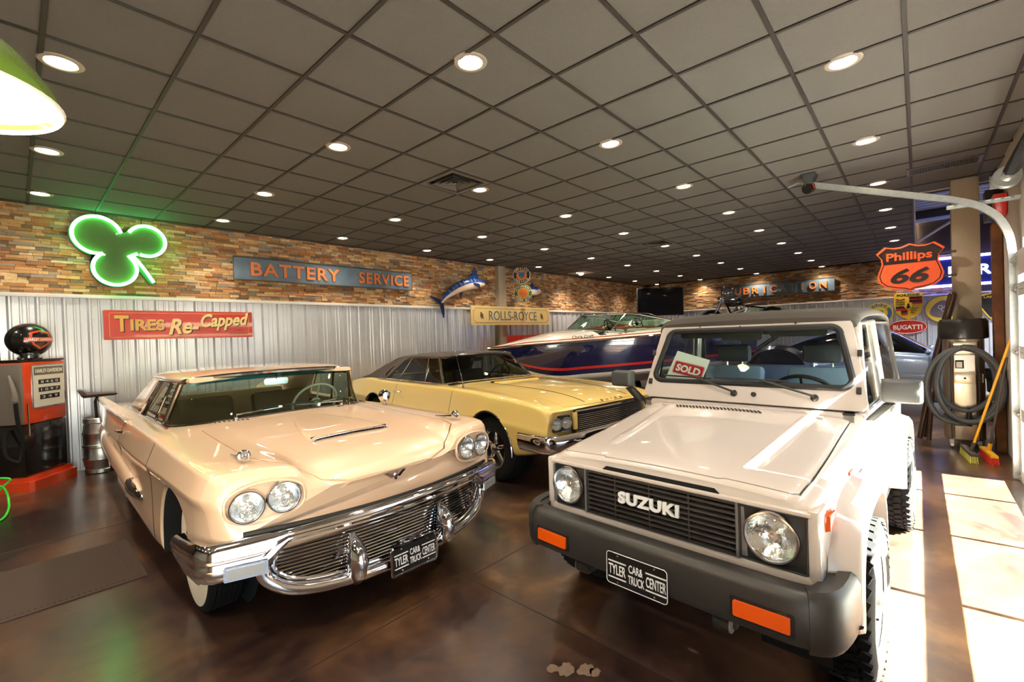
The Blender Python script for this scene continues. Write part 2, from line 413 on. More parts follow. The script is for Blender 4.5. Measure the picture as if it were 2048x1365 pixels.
def ribbed(parent, u0, u1, z0, z1, M, step=.94):
    """ribbed metal sheets, each sheet one part"""
    u = u0
    while u < u1 - .05:
        e_ = min(u + step, u1); pr = []; a = u; k = 0
        base = .006
        pts = [(u, base)]
        r = u + .06
        while r + .05 < e_:
            pts += [(r, base), (r + .020, .045), (r + .036, .045), (r + .048, base)]
            for q in (.105, .165):
                if r + q + .03 < e_: pts += [(r + q, base), (r + q + .008, base + .005), (r + q + .022, base + .005), (r + q + .03, base)]
            r += .235
        pts.append((e_, base))
        rows = [[M @ Vector((a, z, t)) for a, t in pts] for z in (z0, z1)]
        mb = MB(); mb.grid(rows); mb.build('ribbed_sheet', 'panel', parent, 20)
        sc = MB()
        for a in np.arange(u + .12, e_ - .02, .235):
            c = M @ Vector((a, z1 - .09, base + .002)); sc.cyl(c, c + (M.to_3x3() @ Vector((0, 0, .008))), .008, n=6)
            c = M @ Vector((a, 1.2, base + .002)); sc.cyl(c, c + (M.to_3x3() @ Vector((0, 0, .008))), .008, n=6)
        if len(sc.bm.verts): sc.build('screws', 'steel', parent, None, kind='stuff')
        u = e_
ZT = 2.25
ML = frame((0, YL, 0), (1, 0, 0), (0, 0, 1))
wl = MB().box(-6, XB + .2, YL, YL + .2, 0, CEIL + .1).build('wall_left', 'stone_back', None, None, kind='structure')
stones(wl, 200, -1.2, XB, ZT + .03, CEIL, ML, lambda s: s[0])
ribbed(wl, -.115, XB, 0, ZT, ML)
MB().box(-1.2, XB, YL - .06, YL, ZT - .012, ZT + .035, bev=.004).build('panel_cap', 'panel_trim', wl)
MBk = frame((XB, 0, 0), (0, -1, 0), (0, 0, 1))
wb_ = MB().box(XB, XB + .2, -6.2, YL + .2, 0, 4.6).build('wall_back', 'stone_back', None, None, kind='structure')
stones(wb_, 100, -YL, 1.0, ZT + .06, CEIL, MBk, lambda s: abs(s[0] + 2))
ribbed(wb_, -YL, 6.2, 0, ZT + .03, MBk)
MB().box(XB - .06, XB, -6.2, YL, ZT + .02, ZT + .06, bev=.004).build('panel_cap', 'panel_trim', wb_)
# right wall with two glazed sectional doors
DOORS = ((2.25, 6.42), (-3.2, .2)); DH = 2.19
wr = MB()
wr.box(-6, -3.2, YR - .2, YR, 0, CEIL + .1); wr.box(.2, 2.25, YR - .2, YR, 0, CEIL + .1); wr.box(6.42, 8.6, YR - .2, YR, 0, CEIL + .1); 
for a_, b_ in DOORS: wr.box(a_, b_, YR - .2, YR - .03, DH + .27, CEIL + .1); wr.box(a_, b_, YR - .03, YR, DH + .13, CEIL + .1)
wr.build('wall_right', 'drywall', None, None, kind='structure')
MB().box(-6.2, -6, YR - .2, YL + .2, 0, CEIL + .2).build('wall_behind', 'drywall', None, None, kind='structure')
al = MB().box(8.6, XB + .2, -6.2, -6.0, 0, 4.6).box(8.5, 8.6, -6.2, YR, 0, 4.6).build('wall_alcove', 'drywall', None, None, kind='structure')
MB().box(8.6, XB, GY - .03, GY - .012, CEIL - .01, 4.6).build('bulkhead', 'drywall', al, None)
MB().box(8.56, 8.6, YR, GY, CEIL - .01, 4.6).build('bulkhead', 'drywall', al, None)
# corrugated high deck of the side bay
mat('deck', (150, 160, 176), .5, .3)
rows = []
for z_, xx in ((0, 0),):
    pts = []
    x = 8.6
    while x < XB: pts += [(x, 4.3), (x + .12, 4.3), (x + .16, 4.37), (x + .26, 4.37)]; x += .3
    rows = [[(a, b, c) for a, c in pts] for b in (-6.2, GY)]
mb = MB(); mb.grid(rows); mb.build('ceiling_deck', 'deck', None, 20, kind='structure')
mat('purlin', (60, 64, 74), .5)
for x in (9.6, 12.4, 15.2):
    MB().box(x - .05, x + .05, -6, GY, 4.12, 4.3).build('trim_purlin', 'purlin', None, None, kind='structure')
mat('rod', (225, 230, 240), .4)
for k, (a, b) in enumerate((((14.6, -.05, 3.5), (14.6, -1.2, 4.25)), ((14.6, -2.2, 3.4), (14.6, -1.2, 4.25)))):
    MB().cyl(a, b, .03, n=8).build('trim_brace', 'rod', None, kind='structure')

mat('door_alu', (205, 206, 204), .4, .5)
MATS['pane'] = glass('pane', (246, 250, 248))
def glazed_door(n, x0, x1):
    d = MB(); d.box(x0, x0 + .09, YR + .005, YR + .045, 0, DH); d.box(x1 - .085, x1, YR + .005, YR + .045, 0, DH)
    o = d.build(f'door_{n}', 'door_alu', None, None, kind='structure')
    zz = [0, .12, .59, .71, 1.18, 1.30, 1.77, 1.89, 1.96, DH]
    for a, b in zip(zz[0::2], zz[1::2]):
        for c, e_ in ([(a, b)] if a in (0, 1.96) else [(a, a + .058), (a + .062, b)]):
            MB().box(x0 + .09, x1 - .085, YR + .005, YR + .045, c, e_, bev=.003).build('rail', 'door_alu', o)
    st = [x1 - .80 - 1.085 * k for k in range(6)]; st = [s for s in st if s > x0 + .2]
    ed = [x1 - .085] + st + [x0 + .09]
    for a, b in zip(zz[1::2], zz[2::2]):
        for s in st: MB().box(s - .017, s + .017, YR + .01, YR + .04, a, b).build('stile', 'door_alu', o, None)
        for c, e_ in zip(ed[:-1], ed[1:]): MB().box(e_ + .012, c - .012, YR + .022, YR + .026, a, b).build('pane', 'pane', o, None)
    for z in (.65, 1.24, 1.83, .06, 2.1):
        MB().box(x1 - .10, x1 - .02, YR + .045, YR + .052, z - .05, z + .05).cyl((x1 - .08, YR + .06, z), (x1 + .03, YR + .06, z), .008, n=8).tube([(x1 - .06, YR + .05, z - .04), (x1 - .02, YR + .075, z - .01), (x1 - .02, YR + .075, z + .01), (x1 - .06, YR + .05, z + .04)], .006, 6).cyl((x1 - .005, YR + .06, z), (x1 + .018, YR + .06, z), .024, n=12).build('roller_hinge', 'galv', o)
    return o
for k, (a, b) in enumerate(DOORS): glazed_door(k + 1, a, b)

mat('door_brown', (44, 34, 28), .5)
d3 = MB().box(-1.16, -.16, YL - .035, YL - .002, 0, 2.18).build('door_3', 'door_brown', None, None, kind='structure')  # unseen door, added so the hardtop's flank mirrors something dark
for z0, z1 in ((.2, .95), (1.1, 2.0)): MB().box(-1.02, -.30, YL - .05, YL - .035, z0, z1, bev=.008).build('panel', 'door_brown', d3)
MB().cyl((-.28, YL - .09, 1.02), (-.28, YL - .035, 1.02), .012, n=10).sphere((-.28, YL - .10, 1.02), .028, 12).build('knob', 'steel', d3)
# ================================================================== ceiling fixtures
mat('trim_ring', (150, 140, 128), .45)
mat('lamp_glow', (255, 240, 210), .5, emit=(1, .80, .52), estr=14)
WARM = (1, .86, .68)
ring_me = MB().lathe([(.078, -.004), (.082, -.008), (.105, -.006), (.112, 0), (.105, .004), (.078, .004)], n=32, closed=True).mesh('trim_ring', 'trim_ring')
bulb_me = MB().lathe([(.0, -.013), (.03, -.012), (.058, -.008), (.076, -.001), (.076, .002), (0, .002)], n=24).mesh('bulb', 'lamp_glow')
COLS = 'first second third fourth fifth sixth seventh eighth ninth tenth eleventh twelfth'.split()
rows_n = {.35: 'row nearest the garage door', 2.16: 'second row from the garage door', 3.97: 'middle row with the air vents', 5.81: 'second row from the stone wall', 7.43: 'row along the left stone wall'}
ld = bpy.data.lights.new('downlight', 'SPOT'); ld.energy = 72; ld.color = WARM; ld.spot_size = math.radians(125); ld.spot_blend = .8; ld.shadow_soft_size = .05
for y in rows_n:
    nv = 0
    for k in range(-2, 10):
        x = .25 + 1.823 * k
        if seen((x, y, CEIL), 0): lab = 'round ceiling downlight, ' + COLS[nv] + ' in view of the ' + rows_n[y]; nv += 1
        else: lab = 'round recessed ceiling downlight out of the picture'
        t = thing('recessed_downlight', lab, 'light', (x, y, CEIL), group='recessed ceiling downlights')
        link('trim_ring', ring_me, t); link('bulb', bulb_me, t)
        lo = bpy.data.objects.new('downlight_beam', ld); COL.objects.link(lo); lo.parent = t; lo.location = (0, 0, -.02)
# square supply diffusers
mat('vent', (92, 86, 80), .45, .3)
for k, (i, j) in enumerate(sorted(DIFF)):
    c = (GX + TS * (i + .5), GY + TS * (j + .5), CEIL)
    t = thing('ceiling_diffuser', ['square louvred air vent in the ceiling, the largest and nearest one', 'square louvred ceiling air vent midway over the room', 'square louvred ceiling air vent farthest from the camera'][k], 'air vent', c, group='square ceiling air vents')
    h_ = TS / 2 - .012
    fr_ = MB()
    for a in range(4):
        M = Matrix.Rotation(a * PI / 2, 4, 'Z'); fr_.hull8([M @ Vector(v) for v in ((-h_, -h_, -.006), (h_, -h_, -.006), (h_ - .05, -h_ + .05, -.006), (-h_ + .05, -h_ + .05, -.006))], [M @ Vector(v) for v in ((-h_, -h_, .02), (h_, -h_, .02), (h_ - .05, -h_ + .05, .02), (-h_ + .05, -h_ + .05, .02))])
    fr_.build('frame', 'vent', t, None)
    MB().box(-h_ + .04, h_ - .04, -h_ + .04, h_ - .04, .08, .085).build('throat', 'dark_void', t, None)
    for q in range(3):
        r = .19 - .06 * q
        lv = MB()
        for a in range(4):
            M = Matrix.Rotation(a * PI / 2, 4, 'Z'); lv.hull8([M @ Vector(v) for v in ((-r, -r, -.012), (r, -r, -.012), (r, -r + .003, -.012), (-r, -r + .003, -.012))], [M @ Vector(v) for v in ((-r + .04, -r + .04, .045), (r - .04, -r + .04, .045), (r - .04, -r + .043, .045), (-r + .04, -r + .043, .045))])
        lv.build('louvre', 'vent', t, None)
    MB().box(-.02, .02, -.02, .02, -.01, .03).build('centre_plate', 'chrome_worn', t, None)
# long return grille near the right wall
t = thing('return_grille', 'long rectangular ceiling grille beside the door track', 'air vent', (7.3, -.25, CEIL))
fr_ = MB().box(-.16, .16, -.32, -.29, -.012, .0).box(-.16, .16, .29, .32, -.012, 0).box(-.16, -.13, -.29, .29, -.012, 0).box(.13, .16, -.29, .29, -.012, 0); fr_.build('frame', 'vent', t, None)
MB().box(-.13, .13, -.29, .29, -.0005, .0005).build('throat', 'dark_void', t, None)
for k in range(24): MB().box(-.13, .13, -.285 + k * .0245, -.281 + k * .0245, -.011, -.002).build('blade', 'vent', t, None)
mat('grille_metal', (130, 122, 112), .35, .7)
for k in range(7): MB().box(-.12 + k * .04, -.117 + k * .04, -.29, .29, -.0125, -.009).build('cross_wire', 'grille_metal', t, None)
# square lit fixture far along the left wall
t = thing('square_ceiling_spot', 'pale square ceiling panel with one bright lamp near far stone wall', 'light', (11.35, 7.4, CEIL))
MB().box(-.29, .29, -.29, .29, -.012, .0, bev=.003).build('panel', 'drywall', t); MB().lathe([(0, -.07), (.05, -.065), (.07, -.04), (.07, -.012)], n=20).build('lamp', 'lamp_glow', t)
lo = bpy.data.objects.new('square_spot_beam', ld); COL.objects.link(lo); lo.parent = t; lo.location = (0, 0, -.09)
# two unseen lamps added to brighten the back wall of the side bay
hb = bpy.data.lights.new('bay_fill_light', 'SPOT'); hb.energy = 1400; hb.color = (.92, .95, 1); hb.spot_size = math.radians(130); hb.spot_blend = .6; hb.shadow_soft_size = .15
for x, y in ((11.2, -2.6), (14.6, -2.6)):
    t = thing('added_bay_lamp', 'grey lamp added out of view in side bay, ' + ('nearer' if x < 12 else 'farther') + ' one', 'lamp', (x, y, 3.75), group='added lamps of the side bay')
    MB().lathe([(.22, 0), (.20, .10), (.12, .20), (.07, .24), (.06, .34), (0, .36)], n=28).build('shade', 'vent', t); MB().lathe([(0, .04), (.08, .03), (.17, .055), (.19, .08)], n=24).build('lens', 'lamp_glow', t); MB().cyl((0, 0, .34), (0, 0, .54), .01, n=8).build('rod', 'black', t)
    lo = bpy.data.objects.new('bay_fill_light', hb); COL.objects.link(lo); lo.parent = t; lo.location = (0, 0, .02)
# enamel pendant at the left edge
mat('green_enamel', (96, 124, 40), .18, coat=1); mat('white_enamel', (250, 246, 235), .4)
t = thing('pendant_lamp', 'green enamel pendant lamp with glowing white inside at left edge', 'lamp', (-.115, 1.505, 2.10))
MB().lathe([(.03, .25), (.035, .2), (.06, .175), (.10, .15), (.16, .10), (.20, .04), (.214, .006), (.214, .002), (.210, .002), (.197, .04)], n=48).build('shade', 'green_enamel', t)
MB().lathe([(.211, .001), (.197, .038), (.157, .097), (.098, .146), (.05, .172), (.0, .175)], n=48).build('shade_lining', 'white_enamel', t)
MB().lathe([(.206, .004), (.2105, -.003), (.215, .004), (.2105, .010)], n=48, closed=True).build('rim', 'white_enamel', t)
mat('bulb_hot', (255, 250, 240), .5, emit=(1, .86, .62), estr=30)
MB().sphere((0, 0, .085), .05, 20).build('bulb', 'bulb_hot', t)
MB().cyl((0, 0, .24), (0, 0, CEIL - 2.10), .008, n=8).lathe([(.0, .30), (.025, .295), (.03, .25), (.03, .24)], n=16).build('stem', 'black', t)
pl = bpy.data.lights.new('pendant_light', 'POINT'); pl.energy = 26; pl.color = (1, .78, .5); pl.shadow_soft_size = .05
lo = bpy.data.objects.new('pendant_light', pl); COL.objects.link(lo); lo.parent = t; lo.location = (0, 0, .02)
for k in ('lamp_glow', 'bulb_hot'): MATS[k].cycles.emission_sampling = 'NONE'
# ================================================================== shared car parts
MATS['auto_glass'] = glass('auto_glass', (236, 243, 238), 1.1)
MATS['dark_glass'] = glass('dark_glass', (214, 220, 216), 1.25)
mat('whitewall', (238, 226, 200), .55); mat('plate_black', (16, 16, 17), .35, coat=.5)
def wheel(parent, c, R, w, side, style, tread='ribs', rim_r=None, hub='chrome'):
    """wheel centred at c, axle along y, outer face towards side (+1/-1)"""
    M = axis_m(c, (0, side, 0), (1, 0, 0)); rr = rim_r or R * .58; hw = w / 2
    prof = [(rr, -hw * .8), (rr + .01, -hw * .92), ((rr + R) / 2, -hw), (R - .03, -hw * .93), (R - .008, -hw * .82), (R, -hw * .68)]
    if tread == 'ribs':
        for k in range(5):
            a = -hw * .68 + (hw * 1.36) * (k + .35) / 5; prof += [(R, a), (R - .009, a + .003), (R - .009, a + .009), (R, a + .012)]
    prof += [(R, hw * .68), (R - .008, hw * .82), (R - .03, hw * .93), ((rr + R) / 2, hw), (rr + .01, hw * .92), (rr, hw * .8)]
    t = MB().lathe(prof, M, 64).build('wheel', 'rubber', parent, 40)
    if tread == 'blocks':
        mb = MB(); N = 44
        for k in range(N):
            for j, (v, off) in enumerate(((-.40, 0), (-.14, .5), (.14, 0), (.40, .5))):
                a = 2 * PI * (k + off) / N
                Mb = M @ Matrix.Rotation(a, 4, 'Z') @ Matrix.Translation((R, 0, v * w * .9)) @ Matrix.Rotation((.35 if j in (0, 2) else -.35), 4, 'X')
                mb.box(-.006, .009, -R * PI / N * .72, R * PI / N * .72, -w * .095, w * .095, Mb)
        mb.build('tread_blocks', 'rubber', t, None, kind='stuff')
    inner = [(rr, -hw * .6), (rr - .01, -hw * .5), (rr - .03, 0), (rr - .02, hw * .5), (rr + .004, hw * .82), (rr + .012, hw * .9), (rr + .004, hw * .95), (rr - .006, hw * .85)]
    if style == 'whitewall':
        MB().lathe([(rr + .012, hw * .925), (rr + .03, hw * 1.0), ((rr + R) / 2, hw * 1.02), (R - .042, hw * .965), (R - .042, hw * .93)], M, 64).build('whitewall', 'whitewall', t)
        MB().lathe(inner, M, 48).build('rim', 'chrome', t)
        MB().lathe([(rr - .004, hw * .8), (rr * .8, hw * .72), (rr * .72, hw * .8), (rr * .5, hw * .9), (rr * .28, hw * 1.0), (0, hw * 1.05)], M, 48).build('hubcap', 'chrome', t)
    elif style == 'white_steel':
        MB().lathe(inner, M, 48).build('rim', 'white_paint', t)
        MB().lathe([(rr - .01, hw * .35), (rr * .8, hw * .30), (rr * .62, hw * .55), (rr * .45, hw * .6), (rr * .42, hw * .5), (0, hw * .5)], M, 48).build('disc', 'white_paint', t)
        MB().lathe([(rr * .30, hw * .5), (rr * .28, hw * .95), (0, hw * 1.0)], M, 32).build('hub', 'steel', t)
        for k in range(5):
            a = 2 * PI * k / 5; p = M @ Vector((rr * .40 * math.cos(a), rr * .40 * math.sin(a), hw * .55)); q = M @ Vector((rr * .40 * math.cos(a), rr * .40 * math.sin(a), hw * .70)); MB().cyl(p, q, .011, n=6).build('lug_nut', 'steel', t)
        p = M @ Vector((rr * .9, 0, hw * .75)); MB().cyl(p, M @ Vector((rr * .82, 0, hw * 1.0)), .006, n=8).build('valve', 'black', t)
    else:  # chrome five spoke
        MB().lathe(inner, M, 48).lathe([(rr + .012, hw * .9), (rr + .014, hw * .97), (rr, hw * .97), (rr - .012, hw * .7), (rr - .016, hw * .3)], M, 48).build('rim', 'chrome', t)
        MB().lathe([(rr * .95, hw * .0), (0, -hw * .1)], M, 40).build('backing', 'black', t)
        for k in range(5):
            Mb = M @ Matrix.Rotation(2 * PI * k / 5 + .3, 4, 'Z')
            MB().hull8([Mb @ Vector(v) for v in ((.03, -.032, hw * .35), (rr - .012, -.02, hw * .25), (rr - .012, .02, hw * .25), (.03, .032, hw * .35))], [Mb @ Vector(v) for v in ((.03, -.02, hw * .62), (rr - .02, -.011, hw * .42), (rr - .02, .011, hw * .42), (.03, .02, hw * .62))], .004).build('spoke', 'chrome', t)
        MB().lathe([(.055, hw * .3), (.05, hw * .75), (.03, hw * .85), (0, hw * .86)], M, 24).build('centre_cap', 'chrome', t)
    return t
def headlight(parent, c, nrm, r, rim='chrome', name='headlight', deep=False):
    M = axis_m(Vector(c) + Vector(nrm).normalized() * .010, nrm)
    b = MB().lathe([(r * 1.0, .0), (r * 1.06, .012), (r * 1.13, .012), (r * 1.18, .0), (r * 1.18, -.012), (r * 1.0, -.012)], M, 40, closed=True).build(name, rim, parent)
    MB().lathe([(0, -.052), (r * .3, -.047), (r * .55, -.037), (r * .8, -.019), (r * 1.0, -.001)] if deep else [(0, -.009), (r * .5, -.008), (r * .85, -.005), (r * 1.0, -.001)], M, 40).build('reflector', 'reflector', b)
    MB().lathe([(r * .16, -.05), (r * .16, -.01), (r * .1, -.003), (0, -.002)] if deep else [(r * .22, -.009), (r * .20, .004), (0, .008)], M, 16).build('inner_bulb', 'reflector', b)
    lens = MB().lathe([(r * 1.01, -.001), (r * .9, .012), (r * .6, .024), (r * .3, .029), (0, .030)], M, 32); lens.build('lens', 'headlamp_glass', b)
    return b
hg = glass('headlamp_glass', (246, 247, 248), 2.2, .06)
mat('lens_rib', (230, 232, 235), .1)
n, L = hg.node_tree.nodes, hg.node_tree.links
tcx = n.new('ShaderNodeTexCoord'); wv = n.new('ShaderNodeTexBrick'); wv.inputs['Scale'].default_value = 60; wv.inputs['Mortar Size'].default_value = .06; wv.inputs['Color1'].default_value = (1, 1, 1, 1); wv.inputs['Color2'].default_value = (1, 1, 1, 1); wv.inputs['Mortar'].default_value = (0, 0, 0, 1)
mp = n.new('ShaderNodeMapping'); mp.inputs['Rotation'].default_value = (0, PI / 2, 0); L.new(tcx.outputs['Object'], mp.inputs['Vector']); L.new(mp.outputs[0], wv.inputs['Vector'])
bp = n.new('ShaderNodeBump'); bp.inputs['Strength'].default_value = .6; bp.inputs['Distance'].default_value = .004; L.new(wv.outputs['Color'], bp.inputs['Height'])
for nd in n:
    if nd.type == 'BSDF_GLOSSY': L.new(bp.outputs[0], nd.inputs['Normal'])
def licence_plate(parent, M, frame_mat='white_plate', chrome_frame=False):
    p = MB().prism(rrect(.305, .152, .018), M, .003).build('licence_plate', 'plate_black', parent, None, label='black licence plate with white dealer lettering')
    fr_ = MB(); o = [M @ Vector((x, y, .003)) for x, y in (rrect(.297, .144, .016) if not chrome_frame else rrect(.312, .159, .018))]
    fr_.tube(o, .002 if not chrome_frame else .008, 6, True).build('frame', 'chrome' if chrome_frame else frame_mat, p)
    def T(s, cx, cy, w, h): text('lettering', s, 'white_plate', p, M @ Matrix.Translation((cx, cy, .003)), w, h, .0015, bold=.012)
    T('TYLER', -.093, -.004, .088, .046); T('CAR&', .001, .022, .070, .036); T('TRUCK', .003, -.026, .080, .038); T('CENTER', .097, -.006, .092, .046)
    for cx, w in ((-.093, .092), (.097, .096)):
        for cy in (.032, -.042): MB().box(cx - w / 2, cx + w / 2, cy - .003, cy + .003, .003, .0045, M).build('stripe', 'white_plate', p, None)
    for cx in (-.09, .09):
        for cy in (.060, -.060):
            MB().lathe([(.0055, .003), (.005, .006), (0, .007)], M @ Matrix.Translation((cx, cy, 0)), 12).build('screw', 'chrome', p)
    return p
def seat(parent, x, y, z, w, h, m, name='seat', back_tilt=.25, depth=.5, th=.13):
    b = MB().box(x - depth / 2, x + depth / 2, y - w / 2, y + w / 2, z, z + .16, bev=.04).build(name, m, parent)
    Mb = Matrix.Translation((x - depth / 2 + .04, y, z + .08)) @ Matrix.Rotation(-back_tilt, 4, 'Y')
    MB().box(-th / 2, th / 2, -w / 2, w / 2, 0, h, Mb, bev=.04).build('backrest', m, b); return b
def steering(parent, c, axis, R, r, m):
    M = axis_m(c, axis, (0, 1, 0)); s = MB().tube([M @ Vector((R * math.cos(a), R * math.sin(a), 0)) for a in np.linspace(0, 2 * PI, 49)[:-1]], r, 10, True).build('steering_wheel', m, parent)
    for a in (0, PI, -PI / 2):
        MB().tube([M @ Vector((.02 * math.cos(a), .02 * math.sin(a), -.02)), M @ Vector((R * math.cos(a), R * math.sin(a), 0))], r * .7, 8).build('spoke', m, s)
    MB().lathe([(.05, -.03), (.05, 0), (.03, .01), (0, .012)], M, 24).build('horn_button', m, s)
    MB().cyl(M @ Vector((0, 0, -.02)), M @ Vector((0, 0, -.35)), .02, n=10).build('column', m, s); return s
def project_line(bvh, pts, d, off=.0):
    """drop polyline points on a surface along direction d"""
    out = []
    for p in pts:
        h = bvh.ray_cast(Vector(p) - Vector(d) * 2, Vector(d))
        if h[0] is not None: out.append(h[0] - Vector(d) * off)
    return out
def bvh_of(me):
    bm = bmesh.new(); bm.from_mesh(me); b = BVHTree.FromBMesh(bm); bm.free(); return b
def dense(pts, step=.03, closed=False):
    out = []; P = [Vector(p) for p in pts]
    if closed: P = P + [P[0]]
    for a, b in zip(P[:-1], P[1:]):
        n = max(1, int((b - a).length / step)); out += [a.lerp(b, k / n) for k in range(n)]
    if not closed: out.append(P[-1])
    return out
def split_lid(me, poly, zlo, zhi, gap, m, name, parent, smooth=35):
    """cut a lid (top-view outline poly) out of a body mesh: returns (body mesh, lid object) with a real gap"""
    P = [Vector((x, y)) for x, y in poly]; c = sum(P, Vector((0, 0))) / len(P)
    def grow(d):
        out = []
        for i in range(len(P)):
            a, b, e = P[i - 1], P[i], P[(i + 1) % len(P)]
            n1 = (b - a).normalized(); n2 = (e - b).normalized(); nn = Vector((n1.y + n2.y, -n1.x - n2.x)); nn = nn.normalized() if nn.length > 1e-6 else Vector((n1.y, -n1.x))
            out.append((b + nn * d))
        return out
    area = sum(P[i - 1].x * P[i].y - P[i].x * P[i - 1].y for i in range(len(P)))
    sg = 1 if area > 0 else -1
    lid = boolean(me.copy(), [MB().prism([(p.x, p.y) for p in grow(-gap * sg)], Matrix.Translation((0, 0, zlo)), zhi - zlo)], 'INTERSECT')
    body = boolean(me, [MB().prism([(p.x, p.y) for p in grow(gap * sg)], Matrix.Translation((0, 0, zlo)), zhi - zlo)])
    finish(lid, m, smooth); return body, link(name, lid, parent)

def shut_line(me, parent, x, z0, z1, s, name='door_seam'):
    """thin dark seam lying on the body side"""
    b = bvh_of(me); pts = project_line(b, [(x, 0, z) for z in np.linspace(z0, z1, 24)], (0, -s, 0)) if 0 else []
    for z in np.linspace(z0, z1, 24):
        h = b.ray_cast(Vector((x, s * 1.6, z)), Vector((0, -s, 0)))
        if h[0] is not None: pts.append(h[0])
    if len(pts) > 2: MB().tube(pts, .0028, 6).build(name, 'black', parent)
# ================================================================== cream late-fifties hardtop (front left)
mat('peach', (240, 205, 172), .32, coat=1, coat_rough=.02)
mat('cabin_dark', (128, 106, 72), .7); mat('lamp_grey', (150, 152, 156), .25, coat=1, bump=.2, bscale=200); mat('grille_grey', (120, 126, 136), .4, .6); mat('cabin_red', (96, 30, 24), .5); mat('dash_tan', (150, 118, 70), .5)
mat('wheel_ivory', (214, 224, 214), .3, coat=.6)
tb = thing('hardtop_coupe', 'cream fifties hardtop coupe with chrome grille, fins and whitewall tyres', 'car', (1.527, 3.175, 0), math.radians(-91.0))
def tbdef(x, y, z):
    t = min(max((x + .1) / .76, 0), 1); t = t * t * (3 - 2 * t)
    f_ = min(max((x - .5) / .15, 0), 1)
    return (x + .15 * (1 - min(abs(y) / .95, 1) ** 2) * t + f_ * .22 * max(0, .80 - z), y, z)
def tst(x, yr, zb, ym, zm, ys, zs, yi, zi, yv, zv, zc):
    return (x, [(0, zb), (yr - .12, zb), (yr - .02, zb + .01), (yr + .02, zb + .06), (ym - .028, (zb + zm) / 2 + .02), (ym - .024, zm - .07), (ym - .004, zm - .02), (ym, zm), (ym - .004, zm + .012), (ys + .012, zs - .03), (ys, zs - .005), (ys - .06, zs + .008), (yi, zi), (yv + .06, (zi + zv) / 2), (yv, zv), (yv * .55, zc - .004), (0, zc)])
TBS = [tst(.665, .80, .54, .89, .79, .85, .86, .54, .865, .44, .775, .772), tst(.65, .84, .53, .915, .80, .885, .89, .54, .89, .44, .80, .80), tst(.60, .88, .50, .945, .805, .905, .912, .55, .915, .45, .835, .835), tst(.45, .93, .42, .965, .805, .92, .922, .58, .925, .46, .885, .892),
       tst(0, .94, .30, .975, .80, .925, .925, .64, .935, .50, .945, .952), tst(-.5, .93, .22, .978, .78, .92, .928, .68, .95, .5, .978, .985), tst(-.78, .93, .20, .98, .77, .92, .932, .70, .96, .5, .985, .99),
       tst(-1.4, .93, .20, .982, .75, .915, .925, .74, .935, .5, .94, .94), tst(-2.4, .93, .20, .982, .74, .915, .93, .76, .935, .5, .94, .94), tst(-3.1, .93, .22, .982, .74, .93, .955, .80, .935, .5, .935, .935), tst(-3.8, .89, .30, .965, .75, .935, .985, .84, .915, .5, .90, .90), tst(-4.2, .84, .36, .93, .75, .93, .985, .84, .885, .5, .86, .86), tst(-4.28, .80, .40, .90, .75, .90, .95, .82, .87, .5, .84, .84)]
me = loft_half(TBS, 90, 2, tbdef).mesh('body', 'peach')
cut = []
for wx in (0, -2.87):
    r = .395 if wx == 0 else .385
    cut.append(MB().cyl((wx, -1.2, .36), (wx, -.62, .36), r, n=48)); cut.append(MB().cyl((wx, .62, .36), (wx, 1.2, .36), r, n=48))
    cut.append(MB().box(wx - r, wx + r, -1.2, -.62, -.3, .36)); cut.append(MB().box(wx - r, wx + r, .62, 1.2, -.3, .36))
cab = MB(); cab.prism(chaikin([(-.74, -.45), (-.70, 0), (-.74, .45), (-1.06, .76), (-2.4, .78), (-2.95, .62), (-2.95, -.62), (-2.4, -.78), (-1.06, -.76)], 1, True), Matrix.Translation((0, 0, .45)), 1.2)
cut.append(cab)
for s in (-1, 1):
    for y, z, x in ((.775, .758, .727), (.612, .772, .758)): cut.append(MB().cyl(Vector((x, s * y, z)) - Vector((1, s * .16, .02)) * .062, Vector((x, s * y, z)) + Vector((1, s * .16, .02)) * .06, .0745, n=32))
me = boolean(me, cut)
hood_poly = [(-.60, -.665), (-.60, .665), (.42, .672), (.60, .62), (.69, .53), (.73, .45), (.765, .42), (.805, .28), (.82, 0), (.805, -.28), (.765, -.42), (.73, -.45), (.69, -.53), (.60, -.62), (.42, -.672)]
me, hood = split_lid(me, hood_poly, .745, 1.3, .004, 'peach', 'hood', tb)
me_body_bvh = bvh_of(me); hood_bvh = bvh_of(hood.data)
body = link('body', finish(me, 'peach'), tb)
# hood scoop with chrome mouth
rows = []
for x_, w_, h_ in ((.31, .275, .036), (.26, .285, .042), (.1, .26, .040), (-.15, .20, .028), (-.45, .10, .004)):
    rows.append([(x_, w_ * math.sin(a), .90 + (.0 if False else 0) + (h_ + .04) * max(math.cos(a), 0) ** .5) for a in np.linspace(-PI / 2, PI / 2, 17)])
def hz(x, y):
    h_ = hood_bvh.ray_cast(Vector((x, y, 2)), Vector((0, 0, -1))); return h_[0].z if h_[0] else .95
rows = [[(x, y, hz(x, y) - .006 + (z - .90) * (1 if k not in (0, 16) else 0)) for k, (x, y, z) in enumerate(r)] for r in rows]
rows = [[(x, y, hz(x, y) - .008 + max(0, (w2 - .04 + .006))) if 0 else (x, y, hz(x, y) - .008 + hh) for (x, y, z), hh in zip(r, [max(0, (h_ + .008) * (1 - abs(2 * k / 16 - 1) ** 6)) for k in range(17)])] for r, (w2, h_) in zip(rows, ((0, .020), (0, .024), (0, .020), (0, .012), (0, .0)))]
sc = sheet(rows, .006, 'hood_scoop', 'peach', tb, 50)
fr0 = rows[0]
